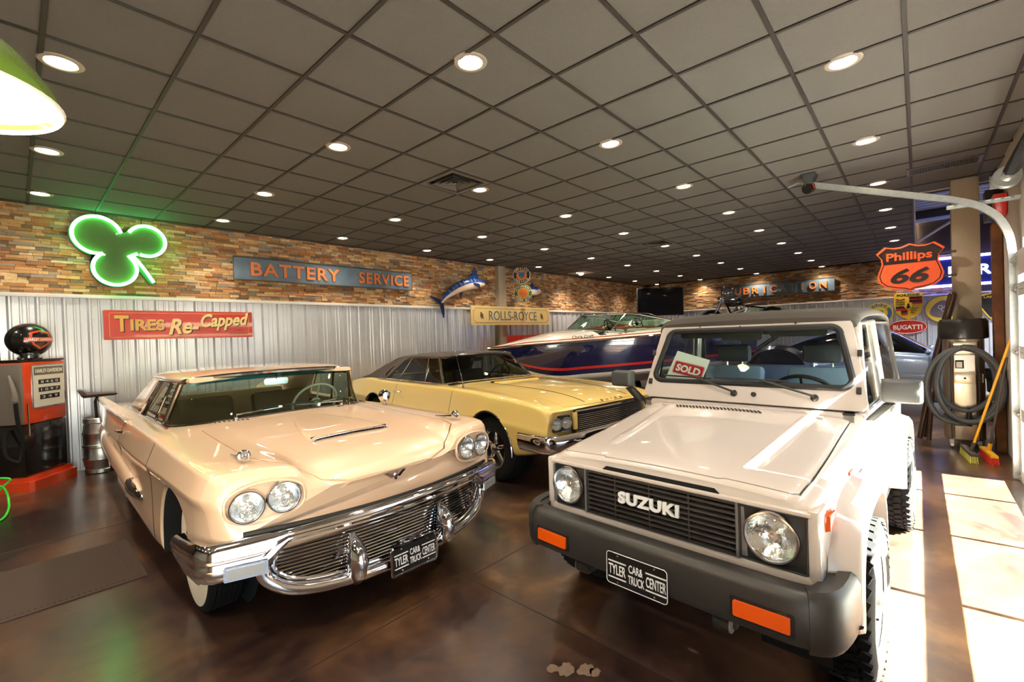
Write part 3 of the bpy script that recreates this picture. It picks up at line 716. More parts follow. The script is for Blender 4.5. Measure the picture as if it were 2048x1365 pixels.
MB().tube([Vector(p) + Vector((.004, 0, 0)) for p in fr0] + [Vector((p[0] + .004, p[1], hz(p[0], p[1]) + .003)) for p in reversed(fr0[1:-1])], .0045, 6, True).build('scoop_trim', 'chrome', sc)
MB().hull8([(fr0[1][0] - .03, fr0[1][1], hz(.3, 0) - .01), (fr0[-2][0] - .03, fr0[-2][1], hz(.3, 0) - .01), (fr0[-2][0] - .025, fr0[-2][1], hz(.3, 0) - .01), (fr0[1][0] - .025, fr0[1][1], hz(.3, 0) - .01)], [(fr0[1][0] - .03, fr0[1][1], hz(.3, 0) + .018), (fr0[-2][0] - .03, fr0[-2][1], hz(.3, 0) + .018), (fr0[-2][0] - .025, fr0[-2][1], hz(.3, 0) + .018), (fr0[1][0] - .025, fr0[1][1], hz(.3, 0) + .018)]).build('scoop_mesh', 'dark_void', sc, None)
for k in range(22):
    y = -.25 + k * .5 / 21; MB().cyl((.295, y, hz(.3, y) - .002), (.295, y, hz(.3, y) + .018), .0035, n=6).build('scoop_bar', 'chrome', sc)
# headlights in a painted oval pod
for s in (-1, 1):
    for y, z, x in ((.775, .758, .727), (.612, .772, .758)):
        headlight(tb, (x, s * y, z), (1, s * .16, .02), .070, 'chrome', deep=True)
    # pod surround
    o = []
    for k in range(40):
        a = 2 * PI * k / 40; o.append((.74 + .0 * a, s * (.693 + .178 * math.cos(a) * (1 if abs(math.cos(a)) < .7 else 1)), .765 + .098 * math.copysign(abs(math.sin(a)) ** .7, math.sin(a))))
    o = [Vector((.742 + .055 * (1 - (abs(p[1]) - .52) / .35) - .02, p[1], p[2])) for p in o]
    MB().tube(o, .008, 8, True).build('headlight_surround', 'peach', tb)
# front bumper: full-width upper bar with deep ends, lower loop, guards
def bxs(y): return .90 - .19 * (abs(y) / .93) ** 2
path = []
for y in np.linspace(-.93, .93, 61): path.append((bxs(y), y))
side_ = [(.30, .985), (.42, .985), (.54, .978), (.63, .965), (.685, .95)]
path = [(x, -y) for x, y in side_] + path + [(x, y) for x, y in reversed(side_)]
def bprof(i, p):
    x, y = p; a = abs(y); t = min(max((a - .60) / .14, 0), 1); t = t * t * (3 - 2 * t)
    zt = .632 - .02 * (a / .93) ** 2; zb = .560 - .13 * t
    if x < .6 and a > .95: zb += .06 * (.6 - x) / .3; zt -= .035 * (.6 - x) / .3
    i0 = max(i - 1, 0); i1 = min(i + 1, len(path) - 1); tx, ty = path[i1][0] - path[i0][0], path[i1][1] - path[i0][1]; l = math.hypot(tx, ty); nx, ny = -ty / l * -1, tx / l * -1
    out = []
    for u, v in ((-.035, .97), (0, 1.0), (.016, .93), (.026, .78), (.030, .55), (.020, .50), (.022, .44), (.030, .3), (.020, .08), (0, 0), (-.03, .02)):
        if t < .5 and .42 < v < .52: u = .028
        out.append((x + nx * u, y + ny * u, zb + (zt - zb) * v))
    return out
fb = MB().sweep(path, bprof).build('front_bumper', 'chrome', tb, 40)
def gxs(y): return bxs(y) - .01
loop = [(-.70, .555), (-.735, .50), (-.725, .42), (-.66, .345), (-.55, .30), (-.40, .278), (-.2, .268), (0, .265), (.2, .268), (.40, .278), (.55, .30), (.66, .345), (.725, .42), (.735, .50), (.70, .555)]
loop = curve3([(gxs(y) + (.015 if abs(y) < .7 else 0), y, z) for y, z in loop], 70)
MB().tube(loop, .036, 14, flat=.9).build('lower_loop', 'chrome', fb)
inner = curve3([(gxs(y * .9) - .005, y * .94, .56 - (.56 - z) * .86) for _, y, z in loop[::5]], 60)
MB().tube(inner, .011, 8).build('grille_surround', 'chrome', fb)
MB().tube([Vector(p) * 1 - Vector((.01, 0, 0)) for p in [(a, b * .965, .56 - (.56 - c) * .93) for a, b, c in loop]], .010, 8).build('grille_surround', 'chrome', fb)
# grille: dark back and bright slats
bk = [(gxs(y) - .085, y * .93, z) for _, y, z in loop]
mb = MB(); mb.hull8([(x - .004, y, z) for x, y, z in bk], [(x, y, z) for x, y, z in bk]); gr = mb.build('grille', 'grille_grey', tb, None)
zs_ = np.linspace(.305, .548, 14)
ly = [abs(p[1]) for p in loop[:35]]; lz = [p[2] for p in loop[:35]]
for z in zs_:
    hw_ = .93 * max(y for y, zz in zip(ly, lz) if abs(zz - z) < .03)
    pts = [(gxs(y) - .045, y, z) for y in np.linspace(-hw_, hw_, 25)]
    MB().tube(pts, .0078, 8, flat=1.5, up=(0, 0, 1)).build('grille_slat', 'chrome', gr)
for y in (-.33, 0, .33): MB().cyl((gxs(y) - .06, y, .29), (gxs(y) - .06, y, .56), .005, n=6).build('grille_post', 'chrome_worn', gr)
bird = MB().hull8([(.865, -.40, .405), (.865, -.30, .43), (.875, -.35, .435), (.865, -.385, .45)], [(.855, -.40, .405), (.855, -.30, .43), (.855, -.35, .435), (.855, -.385, .45)]).sphere((.862, -.35, .425), .022, 10, (.5, 1.4, .7)).build('grille_emblem', 'chrome', gr)
for y in (-.30, .30):
    x = gxs(y)
    rings = []
    for z, d, w in ((.215, .02, .014), (.24, .065, .036), (.29, .10, .052), (.36, .12, .058), (.42, .105, .05), (.47, .06, .03), (.50, .015, .012)):
        rings.append([(x - .03 + d * (.5 + .5 * math.cos(a)) * 1.25, y + w * math.sin(a) * (1 - .35 * max(math.cos(a), 0)), z) for a in np.linspace(0, 2 * PI, 17)[:-1]])
    MB().rings(rings).build('bumper_guard', 'chrome', fb, 50)
for s in (-1, 1):
    M = frame((.775, s * .80, .475), (-.32 * s, s * 1, 0) if s > 0 else (.32, 1, 0), (0, 0, 1)); M = frame((.778, s * .80, .475), (-.36 * s, 1, 0), (0, 0, 1))
    M = M @ Matrix.Translation((0, 0, .012))
    MB().prism(rrect(.185, .068, .008), M, .008).build('parking_lamp', 'chrome', fb); MB().prism(rrect(.165, .050, .006), M @ Matrix.Translation((0, 0, .008)), .004).build('lamp_lens', 'lamp_grey', fb)
licence_plate(tb, frame((.955, .03, .292), (0.0, 1, 0), (-.05, 0, 1)), chrome_frame=True)
MB().box(.90, .953, -.04, .10, .36, .385, bev=.004).build('plate_bracket', 'chrome', tb)
MB().tube([(.85, -.9 + k * .09, .637) if 0 else (bxs(-.80 + k * .032) - .012, -.80 + k * .032, .632) for k in range(51)], .012, 6).build('bumper_gap', 'black', tb)
# nose bird emblem
em = MB().sphere((.826, 0, .742), .016, 10, (.5, .8, 1.2))
for s in (-1, 1): em.hull8([(.822, s * .006, .735), (.822, s * .05, .765), (.822, s * .075, .762), (.822, s * .03, .728)], [(.830, s * .006, .735), (.828, s * .05, .765), (.826, s * .075, .762), (.830, s * .03, .728)])
em.hull8([(.822, -.012, .735), (.822, .012, .735), (.822, .006, .715), (.822, -.006, .715)], [(.83, -.012, .735), (.83, .012, .735), (.83, .006, .715), (.83, -.006, .715)]).build('nose_emblem', 'chrome', tb)
# fender ornaments
for s in (-1, 1):
    o = MB().tube([(.28, s * .722, .936), (.40, s * .722, .944), (.50, s * .722, .955)], [.003, .008, .012], 8, flat=.6).build('fender_ornament', 'chrome', tb)
    MB().lathe([(.024, -.02), (.030, -.012), (.030, .006), (.022, .010), (.022, .004), (.010, .004), (.008, .012), (0, .013)], axis_m((.53, s * .722, .968), (1, 0, .08)), 24).build('sight_ring', 'chrome', o)
# wheels
for wx in (0, -2.87):
    for s in (-1, 1): wheel(tb, (wx, s * .765, .352), .352, .19, s, 'whitewall', rim_r=.185)
for wx in (0, -2.87):
    for s in (-1, 1):
        mbw = MB(); rw = .390 if wx == 0 else .380; mbw.grid([[(wx + rw, s * y_, .33)] + [(wx + rw * math.cos(a), s * y_, .36 + rw * math.sin(a)) for a in np.linspace(0, PI, 25)] + [(wx - rw, s * y_, .25)] for y_ in (.62, .935)]); mbw.build('wheel_well', 'dark_void', tb)
        MB().cyl((wx, s * .621, .36), (wx, s * .632, .36), .388, n=40).build('well_back', 'dark_void', tb)
# greenhouse
wb_c = [(-1.25, -.785, .93), (-1.05, -.755, .945), (-.88, -.66, .96), (-.74, -.45, .978), (-.68, 0, .992), (-.74, .45, .978), (-.88, .66, .96), (-1.05, .755, .945), (-1.25, .785, .93)]
wt_c = [(-1.06, -.69, 1.272), (-1.03, -.665, 1.287), (-1.00, -.58, 1.30), (-.97, -.38, 1.312), (-.955, 0, 1.318), (-.97, .38, 1.312), (-1.00, .58, 1.30), (-1.03, .665, 1.287), (-1.06, .69, 1.272)]
A = curve3(wb_c, 33); Bt = curve3(wt_c, 33)
ws = sheet(ruled(A, Bt, 10, (.02, 0, .012)), .004, 'windshield', 'auto_glass', tb, 60)
MB().tube(A, .012, 8).build('windshield_trim', 'chrome', ws); MB().tube(Bt, .020, 8).build('windshield_trim', 'chrome', ws)
for s, a, b in ((-1, A[0], Bt[0]), (1, A[-1], Bt[-1])): MB().tube([Vector(a) + Vector((-.01, 0, -.02)), Vector(a).lerp(Vector(b), .5) + Vector((.015, 0, .0)), b], .021, 10).build('pillar', 'chrome_worn', ws)
mat('shade_band', (20, 60, 70), .2); MATS['blue_band'] = glass('blue_band', (120, 190, 205), 1.0)
sheet([r for r in ruled([Vector(a).lerp(Vector(b), .86) + Vector((-.006, 0, 0)) for a, b in zip(A, Bt)][2:-2], [Vector(b) + Vector((-.006, 0, -.012)) for b in Bt[2:-2]], 2)], .001, 'tint_band', 'blue_band', ws, 60)
# roof
rst = []
for x, wt, zt, zs in ((-.965, .655, 1.322, 1.293), (-1.1, .685, 1.340, 1.293), (-1.5, .70, 1.352, 1.297), (-2.0, .69, 1.348, 1.293), (-2.45, .66, 1.325, 1.272), (-2.62, .63, 1.298, 1.255)):
    rst.append((x, [(0, zt - .028), (wt * .7, zt - .042), (wt - .02, zs - .022), (wt + .005, zs - .012), (wt - .01, zs + .018), (wt - .10, zt - .012), (wt * .5, zt - .003), (0, zt)]))
rf = loft_half(rst, 30, 2).build('roof', 'peach', tb, 45)
for s in (-1, 1):
    cp = MB().hull8([(-2.28, s * .79, .925), (-3.02, s * .80, .93), (-3.02, s * .71, .93), (-2.28, s * .72, .925)], [(-1.80, s * .69, 1.285), (-2.52, s * .645, 1.265), (-2.50, s * .58, 1.275), (-1.80, s * .62, 1.29)], .012).build('rear_pillar', 'peach', tb)
    MB().tube([(-2.26, s * .795, .93), (-1.80, s * .70, 1.272), (-1.06, s * .70, 1.272)], .009, 8).build('drip_moulding', 'chrome', tb)
    MB().hull8([(-2.26, s * .80, .925), (-3.04, s * .81, .93), (-3.04, s * .80, .93), (-2.26, s * .79, .925)], [(-2.19, s * .782, .985), (-2.95, s * .797, .985), (-2.95, s * .787, .985), (-2.19, s * .772, .985)], .003).build('pillar_trim', 'chrome_worn', tb)
    gpts = [(-1.24, s * .765, .935), (-2.22, s * .775, .935), (-1.83, s * .685, 1.262), (-1.09, s * .685, 1.262)]
    g1 = MB().hull8([Vector(p) for p in gpts], [Vector(p) - Vector((0, s * .004, 0)) for p in gpts]).build('side_window', 'auto_glass', tb, None)
    a, b = Vector(gpts[0]).lerp(Vector(gpts[1]), .42), Vector(gpts[3]).lerp(Vector(gpts[2]), .42)
    MB().tube([a, b], .013, 8).build('window_divider', 'chrome', g1)
    MB().tube([gpts[0], gpts[1], gpts[2], gpts[3]], .007, 6, True).build('window_frame', 'chrome', g1)
    MB().tube([(-.95, s * .795, .945), (-2.3, s * .80, .935)], .010, 8).build('belt_trim', 'chrome', tb)
    shut_line(me, tb, -.62, .28, .915, s); shut_line(me, tb, -2.05, .62, .915, s)
    Mb = axis_m((-1.95, s * .972, .80), (1, 0, 0))
    MB().tube([(-1.98, s * .965, .845), (-1.96, s * .995, .852), (-1.82, s * .995, .858), (-1.79, s * .965, .852)], .010, 8).build('door_handle', 'chrome', tb)
    rings = []
    for x, yo, z, ry, rz in ((-1.05, .935, .47, .004, .004), (-1.12, .95, .475, .028, .035), (-1.30, .955, .485, .045, .062), (-1.7, .95, .50, .058, .082), (-2.3, .94, .52, .068, .098), (-3.2, .93, .545, .075, .11), (-4.0, .89, .57, .078, .115), (-4.30, .86, .58, .07, .10), (-4.36, .85, .58, .03, .04)):
        rings.append([(x, s * (yo + ry * math.cos(a)), z + rz * math.sin(a)) for a in np.linspace(0, 2 * PI, 17)[:-1]])
    MB().rings(rings).build('side_bullet', 'peach', tb, 50)
    rings = []
    for x, yo, z, ry, rz in ((-1.00, .945, .455, .003, .003), (-1.06, .955, .463, .024, .024), (-1.20, .962, .475, .040, .048), (-1.36, .965, .485, .051, .068), (-1.42, .964, .487, .047, .062)):
        rings.append([(x, s * (yo + ry * math.cos(a)), z + rz * math.sin(a)) for a in np.linspace(0, 2 * PI, 17)[:-1]])
    MB().rings(rings).build('bullet_tip', 'chrome', tb, 50)
    bl = [(-1.9, .915, .935, .012), (-2.6, .925, .942, .02), (-3.4, .93, .955, .03), (-4.1, .925, .965, .036), (-4.36, .915, .955, .03)]
    rings = [[(x, s * y + s * .022, z - .012), (x, s * y + s * .0, z + .004), (x, s * y - s * .05, z - h_), (x, s * y + s * .01, z - h_ - .02)] for x, y, z, h_ in bl]
    MB().rings(rings).build('fin_blade', 'peach', tb, 30)
    MB().tube([(x, s * y + s * .024, z - .006) for x, y, z, h_ in bl], .006, 6).build('fin_trim', 'chrome', tb)
    # round tail lamps at the back
    for y in (.55, .78): MB().lathe([(.11, 0), (.10, .03), (.05, .05), (0, .055)], axis_m((-4.26, s * y, .62), (-1, 0, 0)), 28).build('tail_lamp', 'red_lens', tb)
    # vents ahead of the windshield
    for k in range(9):
        x, y = -.64 - .012 * k, s * (.36 + .028 * k); MB().box(-.022, .022, -.004, .004, -.002, .0025, Matrix.Translation((x, y, .9895 - .012 * abs(y)))).build('cowl_vent', 'black', tb, None)
    # wipers
    q0 = Vector((-.70, s * .42, .99)); q1 = Vector((-.765, s * .05, 1.028)); MB().tube([q0, q0 + Vector((.015, 0, .035)), q1], .007, 6).sphere(q0, .02, 10).build('wiper', 'chrome', tb)
    MB().tube([q1 + Vector((-.03, s * .16, .008)), q1 + Vector((0, -s * .14, .01))], .005, 6, flat=2).build('wiper_blade', 'black', tb)
# rear window
MB().hull8([(-3.02, -.68, .945), (-3.02, .68, .945), (-2.60, .58, 1.262), (-2.60, -.58, 1.262)], [(-3.025, -.68, .945), (-3.025, .68, .945), (-2.605, .58, 1.262), (-2.605, -.58, 1.262)]).build('rear_window', 'auto_glass', tb, None)
# cabin
for y in (-.38, .38): seat(tb, -1.72, y, .48, .58, .50, 'cabin_dark', 'front_seat')
seat(tb, -2.52, 0, .50, 1.35, .46, 'cabin_dark', 'rear_seat')
MB().box(-.80, -1.02, -.70, .70, .78, .93, bev=.03).build('dashboard', 'dash_tan', tb)
MB().box(-2.9, -1.0, -.72, .72, .45, .47).build('cabin_floor', 'cabin_dark', tb, None)
for s in (-1, 1): MB().box(-2.4, -1.05, s * .762 - .008, s * .762 + .008, .5, .90).build('door_card', 'cabin_red', tb, None)
steering(tb, (-1.16, .38, .985), (-.85, 0, .5), .205, .011, 'wheel_ivory')
MB().prism(rrect(.20, .055, .02), frame((-1.06, .0, 1.225), (0, 1, 0), (0, 0, 1)) @ Matrix.Translation((0, 0, -.01)), .02).cyl((-1.05, 0, 1.24), (-1.02, 0, 1.30), .006, n=8).build('rear_view_mirror', 'chrome', tb)
# door mirror on the far side
mm_ = MB().lathe([(.0, -.045), (.035, -.04), (.052, -.015), (.056, .02), (.05, .022), (0, .018)], axis_m((-.60, .80, 1.03), (-1, .1, 0)), 24).build('door_mirror', 'chrome', tb)
MB().tube([(-.60, .80, .99), (-.61, .80, .955), (-.61, .80, .935)], [.012, .012, .03], 10).build('mirror_stalk', 'chrome', mm_)
MB().tube([(-1.6, -.2, 1.34), (-1.62, -.2, 1.6)], .002, 5).build('aerial', 'steel', tb) if 0 else None
# ================================================================== small white off-roader (front right)
mat('sam_white', (212, 202, 195), .28, coat=1, coat_rough=.02)
mat('canvas', (66, 60, 54), .8, bump=.15, bscale=300); mat('seat_blue', (150, 168, 196), .8, bump=.1, bscale=300); mat('headrest', (48, 50, 56), .7)
mat('soft_black', (22, 22, 23), .55)
mat('bumper_black', (46, 44, 42), .42, bump=.06, bscale=500)
MATS['vinyl'] = glass('vinyl', (226, 226, 240), 1.3, .06)
sm = thing('off_roader', 'small white boxy off-roader with black bumper and soft top', 'car', (2.532, .908, 0), 3.0976)
def hoodz(x): return .905 + .135 * min(max((.52 - x) / 1.14, 0), 1)
def sst(x, zt, w=.66, zb=.46, ed=0):
    return (x, [(0, zb), (w - .10, zb), (w - .03, zb + .01), (w - .005, zb + .06), (w, zb + .14), (w + .003, zt - .13 ), (w - .002, zt - .075), (w - .02, zt - .045), (w - .045, zt - .03), (w - .06, zt - .026), (w - .085, zt - .006), (w - .14, zt), (w * .45, zt + .012), (0, zt + .016)])
st = [sst(.525, .880, .625, .585), sst(.515, .892, .64, .575), sst(.48, .903, .652, .56), sst(.30, .925, .66, .50), sst(0, .955, .66, .48), sst(-.35, 1.0, .66, .46), sst(-.62, 1.03, .66, .45)]
me = loft_half(st, 50, 2).mesh('front_body', 'sam_white')
cut = [MB().cyl((0, s * .40, .36), (0, s * 1.0, .36), .40, n=40) for s in (-1, 1)] + [MB().box(-.42, .42, s * .7 - .3, s * .7 + .3, -.3, .36) for s in (-1, 1)]
cut.append(MB().box(.44, .62, -.60, .60, .60, .832))   # grille opening
me = boolean(me, cut)
me, hood = split_lid(me, [(-.60, -.592), (-.60, .592), (.30, .585), (.47, .575), (.49, .55), (.495, .3), (.505, .28), (.505, -.28), (.495, -.3), (.49, -.55), (.47, -.575), (.30, -.585)], .84, 1.4, .004, 'sam_white', 'hood', sm)
hb = bvh_of(hood.data)
def hsz(x, y):
    h_ = hb.ray_cast(Vector((x, y, 2)), Vector((0, 0, -1))); return h_[0].z if h_[0] else hoodz(x)
fb_ = link('front_body', finish(me, 'sam_white'), sm)
# hood details: raised side ridges, louvre slots, hinges, front lip with notch
for s in (-1, 1):
    rows = []
    for x in np.linspace(-.52, .36, 14):
        yc = s * (.36 + .06 * (.36 - x)); rows.append([(x, yc + dy, hsz(x, yc + dy) - .004 + dz * min(1, (.37 - x) * 8)) for dy, dz in ((-.05, 0), (-.03, .010), (0, .013), (.03, .010), (.05, 0))])
    mb = MB(); mb.grid(rows); mb.build('hood_ridge', 'sam_white', hood, 60)
    MB().box(-.60, -.53, s * .46 - .018, s * .46 + .018, hsz(-.5, .46), hsz(-.5, .46) + .014, bev=.003).build('hood_hinge', 'sam_white', hood)
    MB().box(-.66, -.60, s * .605 - .05, s * .605 + .012, 1.0, 1.055, bev=.006).build('hinge_cover', 'black_plastic', sm)
for k in range(24):
    y = -.37 + k * .0225; Mv = Matrix.Translation((-.535, y, hsz(-.535, y) + .0005)) @ Matrix.Rotation(.5, 4, 'Z'); MB().box(-.042, .042, -.006, .006, -.001, .002, Mv).build('louvre_slot', 'black', hood, None)
MB().hull8([(.508, -.30, .842), (.508, .30, .842), (.508, .27, .868), (.508, -.27, .868)], [(.535, -.30, .842), (.535, .30, .842), (.530, .27, .868), (.530, -.27, .868)]).build('hood_catch_slot', 'dark_void', sm, None)
MB().box(.46, .545, -.625, .625, .832, .850, bev=.006).build('grille_header', 'sam_white', sm)
MB().box(.40, .54, -.64, .64, .545, .606, bev=.012).build('front_apron', 'sam_white', sm)
for s in (-1, 1): MB().box(.40, .54, s * .632 - .022, s * .632 + .022, .56, .86, bev=.012).build('front_pillar', 'sam_white', sm)
# grille
MB().box(.43, .44, -.60, .60, .60, .83).build('grille_back', 'dark_void', sm, None)
mat('grille_dark', (64, 60, 57), .4)
g = MB()
for a, b, c, d in ((-.39, .365, .822, .832), (-.39, .365, .608, .616), (-.39, -.382, .608, .832), (.357, .365, .608, .832)): g.box(.50, .545, a, b, c, d)
g = g.build('grille', 'grille_dark', sm, None)
mat('grille_silver', (150, 150, 152), .3, .6)
for k in range(8):
    z = .634 + k * .0245; MB().box(.505, .542, -.385, .360, z - .004, z + .004, bev=.0015).build('grille_bar', 'grille_dark', g)
for y in (-.215, -.03, .16): MB().box(.508, .540, y - .003, y + .003, .61, .83).build('grille_post', 'grille_dark', g, None)
for y in (-.39, .365): MB().box(.53, .549, y - .005, y + .005, .606, .834).build('grille_edge', 'grille_silver', g, None)
MB().cyl((.47, -.30, .66), (.47, .28, .63), .012, n=8).build('radiator_pipe', 'steel', g)
text('brand_lettering', 'SUZUKI', 'white_plate', sm, frame((.544, -.035, .735), (0, 1, 0), (0, 0, 1)), .31, .058, .012, bold=.045, spacing=1.08)
for s in (-1, 1):
    yc = s * .497 - .008
    hm_ = MB().prism(rrect(.245 if s > 0 else .225, .228, .012), frame((.48, s * .490, .718), (0, 1, 0), (0, 0, 1)), .05).mesh('headlight_panel', 'bumper_black', None)
    hm_ = boolean(hm_, [MB().cyl((.47, yc, .728), (.56, yc, .728), .092, n=40)]); b = link('headlight_panel', finish(hm_, 'bumper_black', None), sm)
    M = frame((.532, s * .49, .718), (0, 1, 0), (0, 0, 1))
    MB().hull8([(.53, s * .615 if s < 0 else .378, .62), (.53, (s * .615 if s < 0 else .378) + .022, .62), (.53, (s * .615 if s < 0 else .378) + .012, .82), (.53, s * .615 if s < 0 else .378, .82)], [(.538, s * .615 if s < 0 else .378, .62), (.538, (s * .615 if s < 0 else .378) + .022, .62), (.538, (s * .615 if s < 0 else .378) + .012, .82), (.538, s * .615 if s < 0 else .378, .82)]).build('panel_accent', 'grille_silver', b, None)
    MB().tube([M @ Vector((x, y, 0)) for x, y in rrect(.238 if s > 0 else .218, .22, .012)], .004, 6, True).build('panel_rim', 'grey_plastic', b)
    headlight(sm, (.537, yc, .728), (1, 0, 0), .087, 'chrome', deep=True)
# bumper
bst = [(.735, .03), (.72, .02)]
rings = []
path = [(.36, -.745), (.46, -.745), (.56, -.738), (.64, -.71), (.685, -.65), (.70, -.56), (.705, 0), (.70, .56), (.685, .65), (.64, .71), (.56, .738), (.46, .745), (.36, .745)]
path = [tuple(p) for p in curve3([(a, b) for a, b in path], 61)]
def sprof(i, p):
    x, y = p; i0 = max(i - 1, 0); i1 = min(i + 1, len(path) - 1); tx, ty = path[i1][0] - path[i0][0], path[i1][1] - path[i0][1]; l = math.hypot(tx, ty); nx, ny = ty / l, -tx / l
    e_ = .05 if abs(y) > .70 else 0
    return [(x + nx * u, y + ny * u, z) for u, z in ((-.10, .605), (-.035, .612), (-.012, .60), (0, .575), (.004, .50), (0, .445), (-.015, .415), (-.05, .405), (-.10, .405))]
bu = MB().sweep(path, sprof).build('front_bumper', 'bumper_black', sm, 40)
for s in (-1, 1):
    MB().hull8([(.66, s * .63, .40), (.42, s * .79, .42), (.36, s * .79, .42), (.36, s * .64, .40)], [(.69, s * .63, .615), (.40, s * .785, .60), (.36, s * .785, .60), (.36, s * .64, .615)], .02).build('bumper_corner', 'bumper_black', bu) if 0 else None
    pth = [p for p in path if s * p[1] > .615]
    rg = []
    for i, (x, y) in enumerate(pth):
        i0 = max(i - 1, 0); i1 = min(i + 1, len(pth) - 1); tx, ty = pth[i1][0] - pth[i0][0], pth[i1][1] - pth[i0][1]; l = math.hypot(tx, ty) or 1; nx, ny = ty / l, -tx / l
        rg.append([(x + nx * u, y + ny * u, z) for u, z in ((-.06, .618), (-.02, .622), (-.004, .61), (.006, .58), (.009, .49), (.005, .43), (-.010, .402), (-.06, .395))])
    MB().rings(rg).build('bumper_corner', 'bumper_black', bu, 40)
    M = frame((.703, s * .492 - (.0 if s > 0 else .005), .492), (-.04 * s, 1, 0), (-.03, 0, 1))
    MB().prism(rrect(.215, .082, .008), M @ Matrix.Translation((0, 0, -.005)), .008).build('signal_housing', 'black', bu)
    MB().prism(rrect(.19, .058, .006), M, .012).build('turn_signal', 'amber_lens', bu, label='orange front turn signal')
    MB().box(-.004, .006, -.095 * s - .006, -.095 * s + .006, -.045, .045, M @ Matrix.Rotation(PI / 2, 4, 'Y') @ Matrix.Rotation(PI / 2, 4, 'X') if 0 else frame((.703, s * .492, .492), (0, 0, 1), (-.04 * s, 1, 0)) ).build('signal_edge', 'grille_silver', bu, None) if 0 else None
    # tow hooks
    y = .30 * s + (.02 if s > 0 else -.07)
    MB().box(.50, .60, y - .05, y + .05, .33, .42, bev=.006).cyl((.60, y - .03, .355), (.60, y + .03, .355), .04, n=20).build('tow_eye', 'black_plastic', sm)
    MB().cyl((.60, y + s * .031, .355), (.60, y + s * .036, .355), .038, n=20).build('eye_face', 'steel', sm)
licence_plate(sm, frame((.708, -.015, .462), (0, 1, 0), (-.03, 0, 1)))
# wheel arch flares
def flare(x0, zc, r, s, name='wheel_flare'):
    rows = []
    A_ = [(x0 + .10 + (r * .80) , .52)]
    pts = []
    for k in range(25):
        a = PI * k / 24; ca, sa = math.cos(a), math.sin(a)
        q = .62
        px = x0 + (r + .015) * math.copysign(abs(ca) ** q, ca); pz = zc + (r + .0) * abs(sa) ** q
        pts.append((px, pz, ca, sa))
    pts = [(pts[0][0] + .05, .44, 1, 0)] + pts + [(pts[-1][0] - .05, .44, -1, 0)]
    for px, pz, ca, sa in pts:
        rows.append([(px + ca * .075, s * .655, pz + sa * .075), (px + ca * .06, s * .70, pz + sa * .06), (px + ca * .045, s * .745, pz + sa * .045), (px + ca * .02, s * .762, pz + sa * .018), (px, s * .762, pz), (px, s * .66, pz)])
    mb = MB(); mb.grid(rows); mb.build(name, 'sam_white', sm, 40)
for s in (-1, 1):
    flare(0, .40, .375, s); flare(-2.03, .40, .375, s)
    for wx in (0, -2.03):
        wheel(sm, (wx, s * .675, .34), .34, .20, s, 'white_steel', 'blocks', rim_r=.20)
        mb = MB(); mb.grid([[(wx + .392, s * y_, .2)] + [(wx + .392 * math.cos(a), s * y_, .36 + .392 * math.sin(a)) for a in np.linspace(0, PI, 21)] + [(wx - .392, s * y_, .2)] for y_ in (.40, .655)]); mb.build('wheel_well', 'dark_void', sm)
    M = frame((.36, s * .735, .80), (-s * 1.0, 0, 0), (0, 0, 1)); M = frame((.43, s * .668, .80), (-s, .0, 0), (0, 0, 1))
    MB().hull8([(.37, s * .655, .765), (.47, s * .652, .765), (.47, s * .652, .835), (.37, s * .655, .835)], [(.38, s * .678, .772), (.46, s * .672, .772), (.46, s * .672, .828), (.38, s * .678, .828)], .004).build('side_marker', 'amber_lens', sm)
    MB().box(-.40, -.30, s * .664 - .004, s * .664 + .005, .77, .81).build('side_emblem', 'grille_silver', sm, None)
    MB().box(-.12, -.03, s * .662 - .003, s * .662 + .003, .86, .875).build('side_badge', 'red_lens', sm, None)
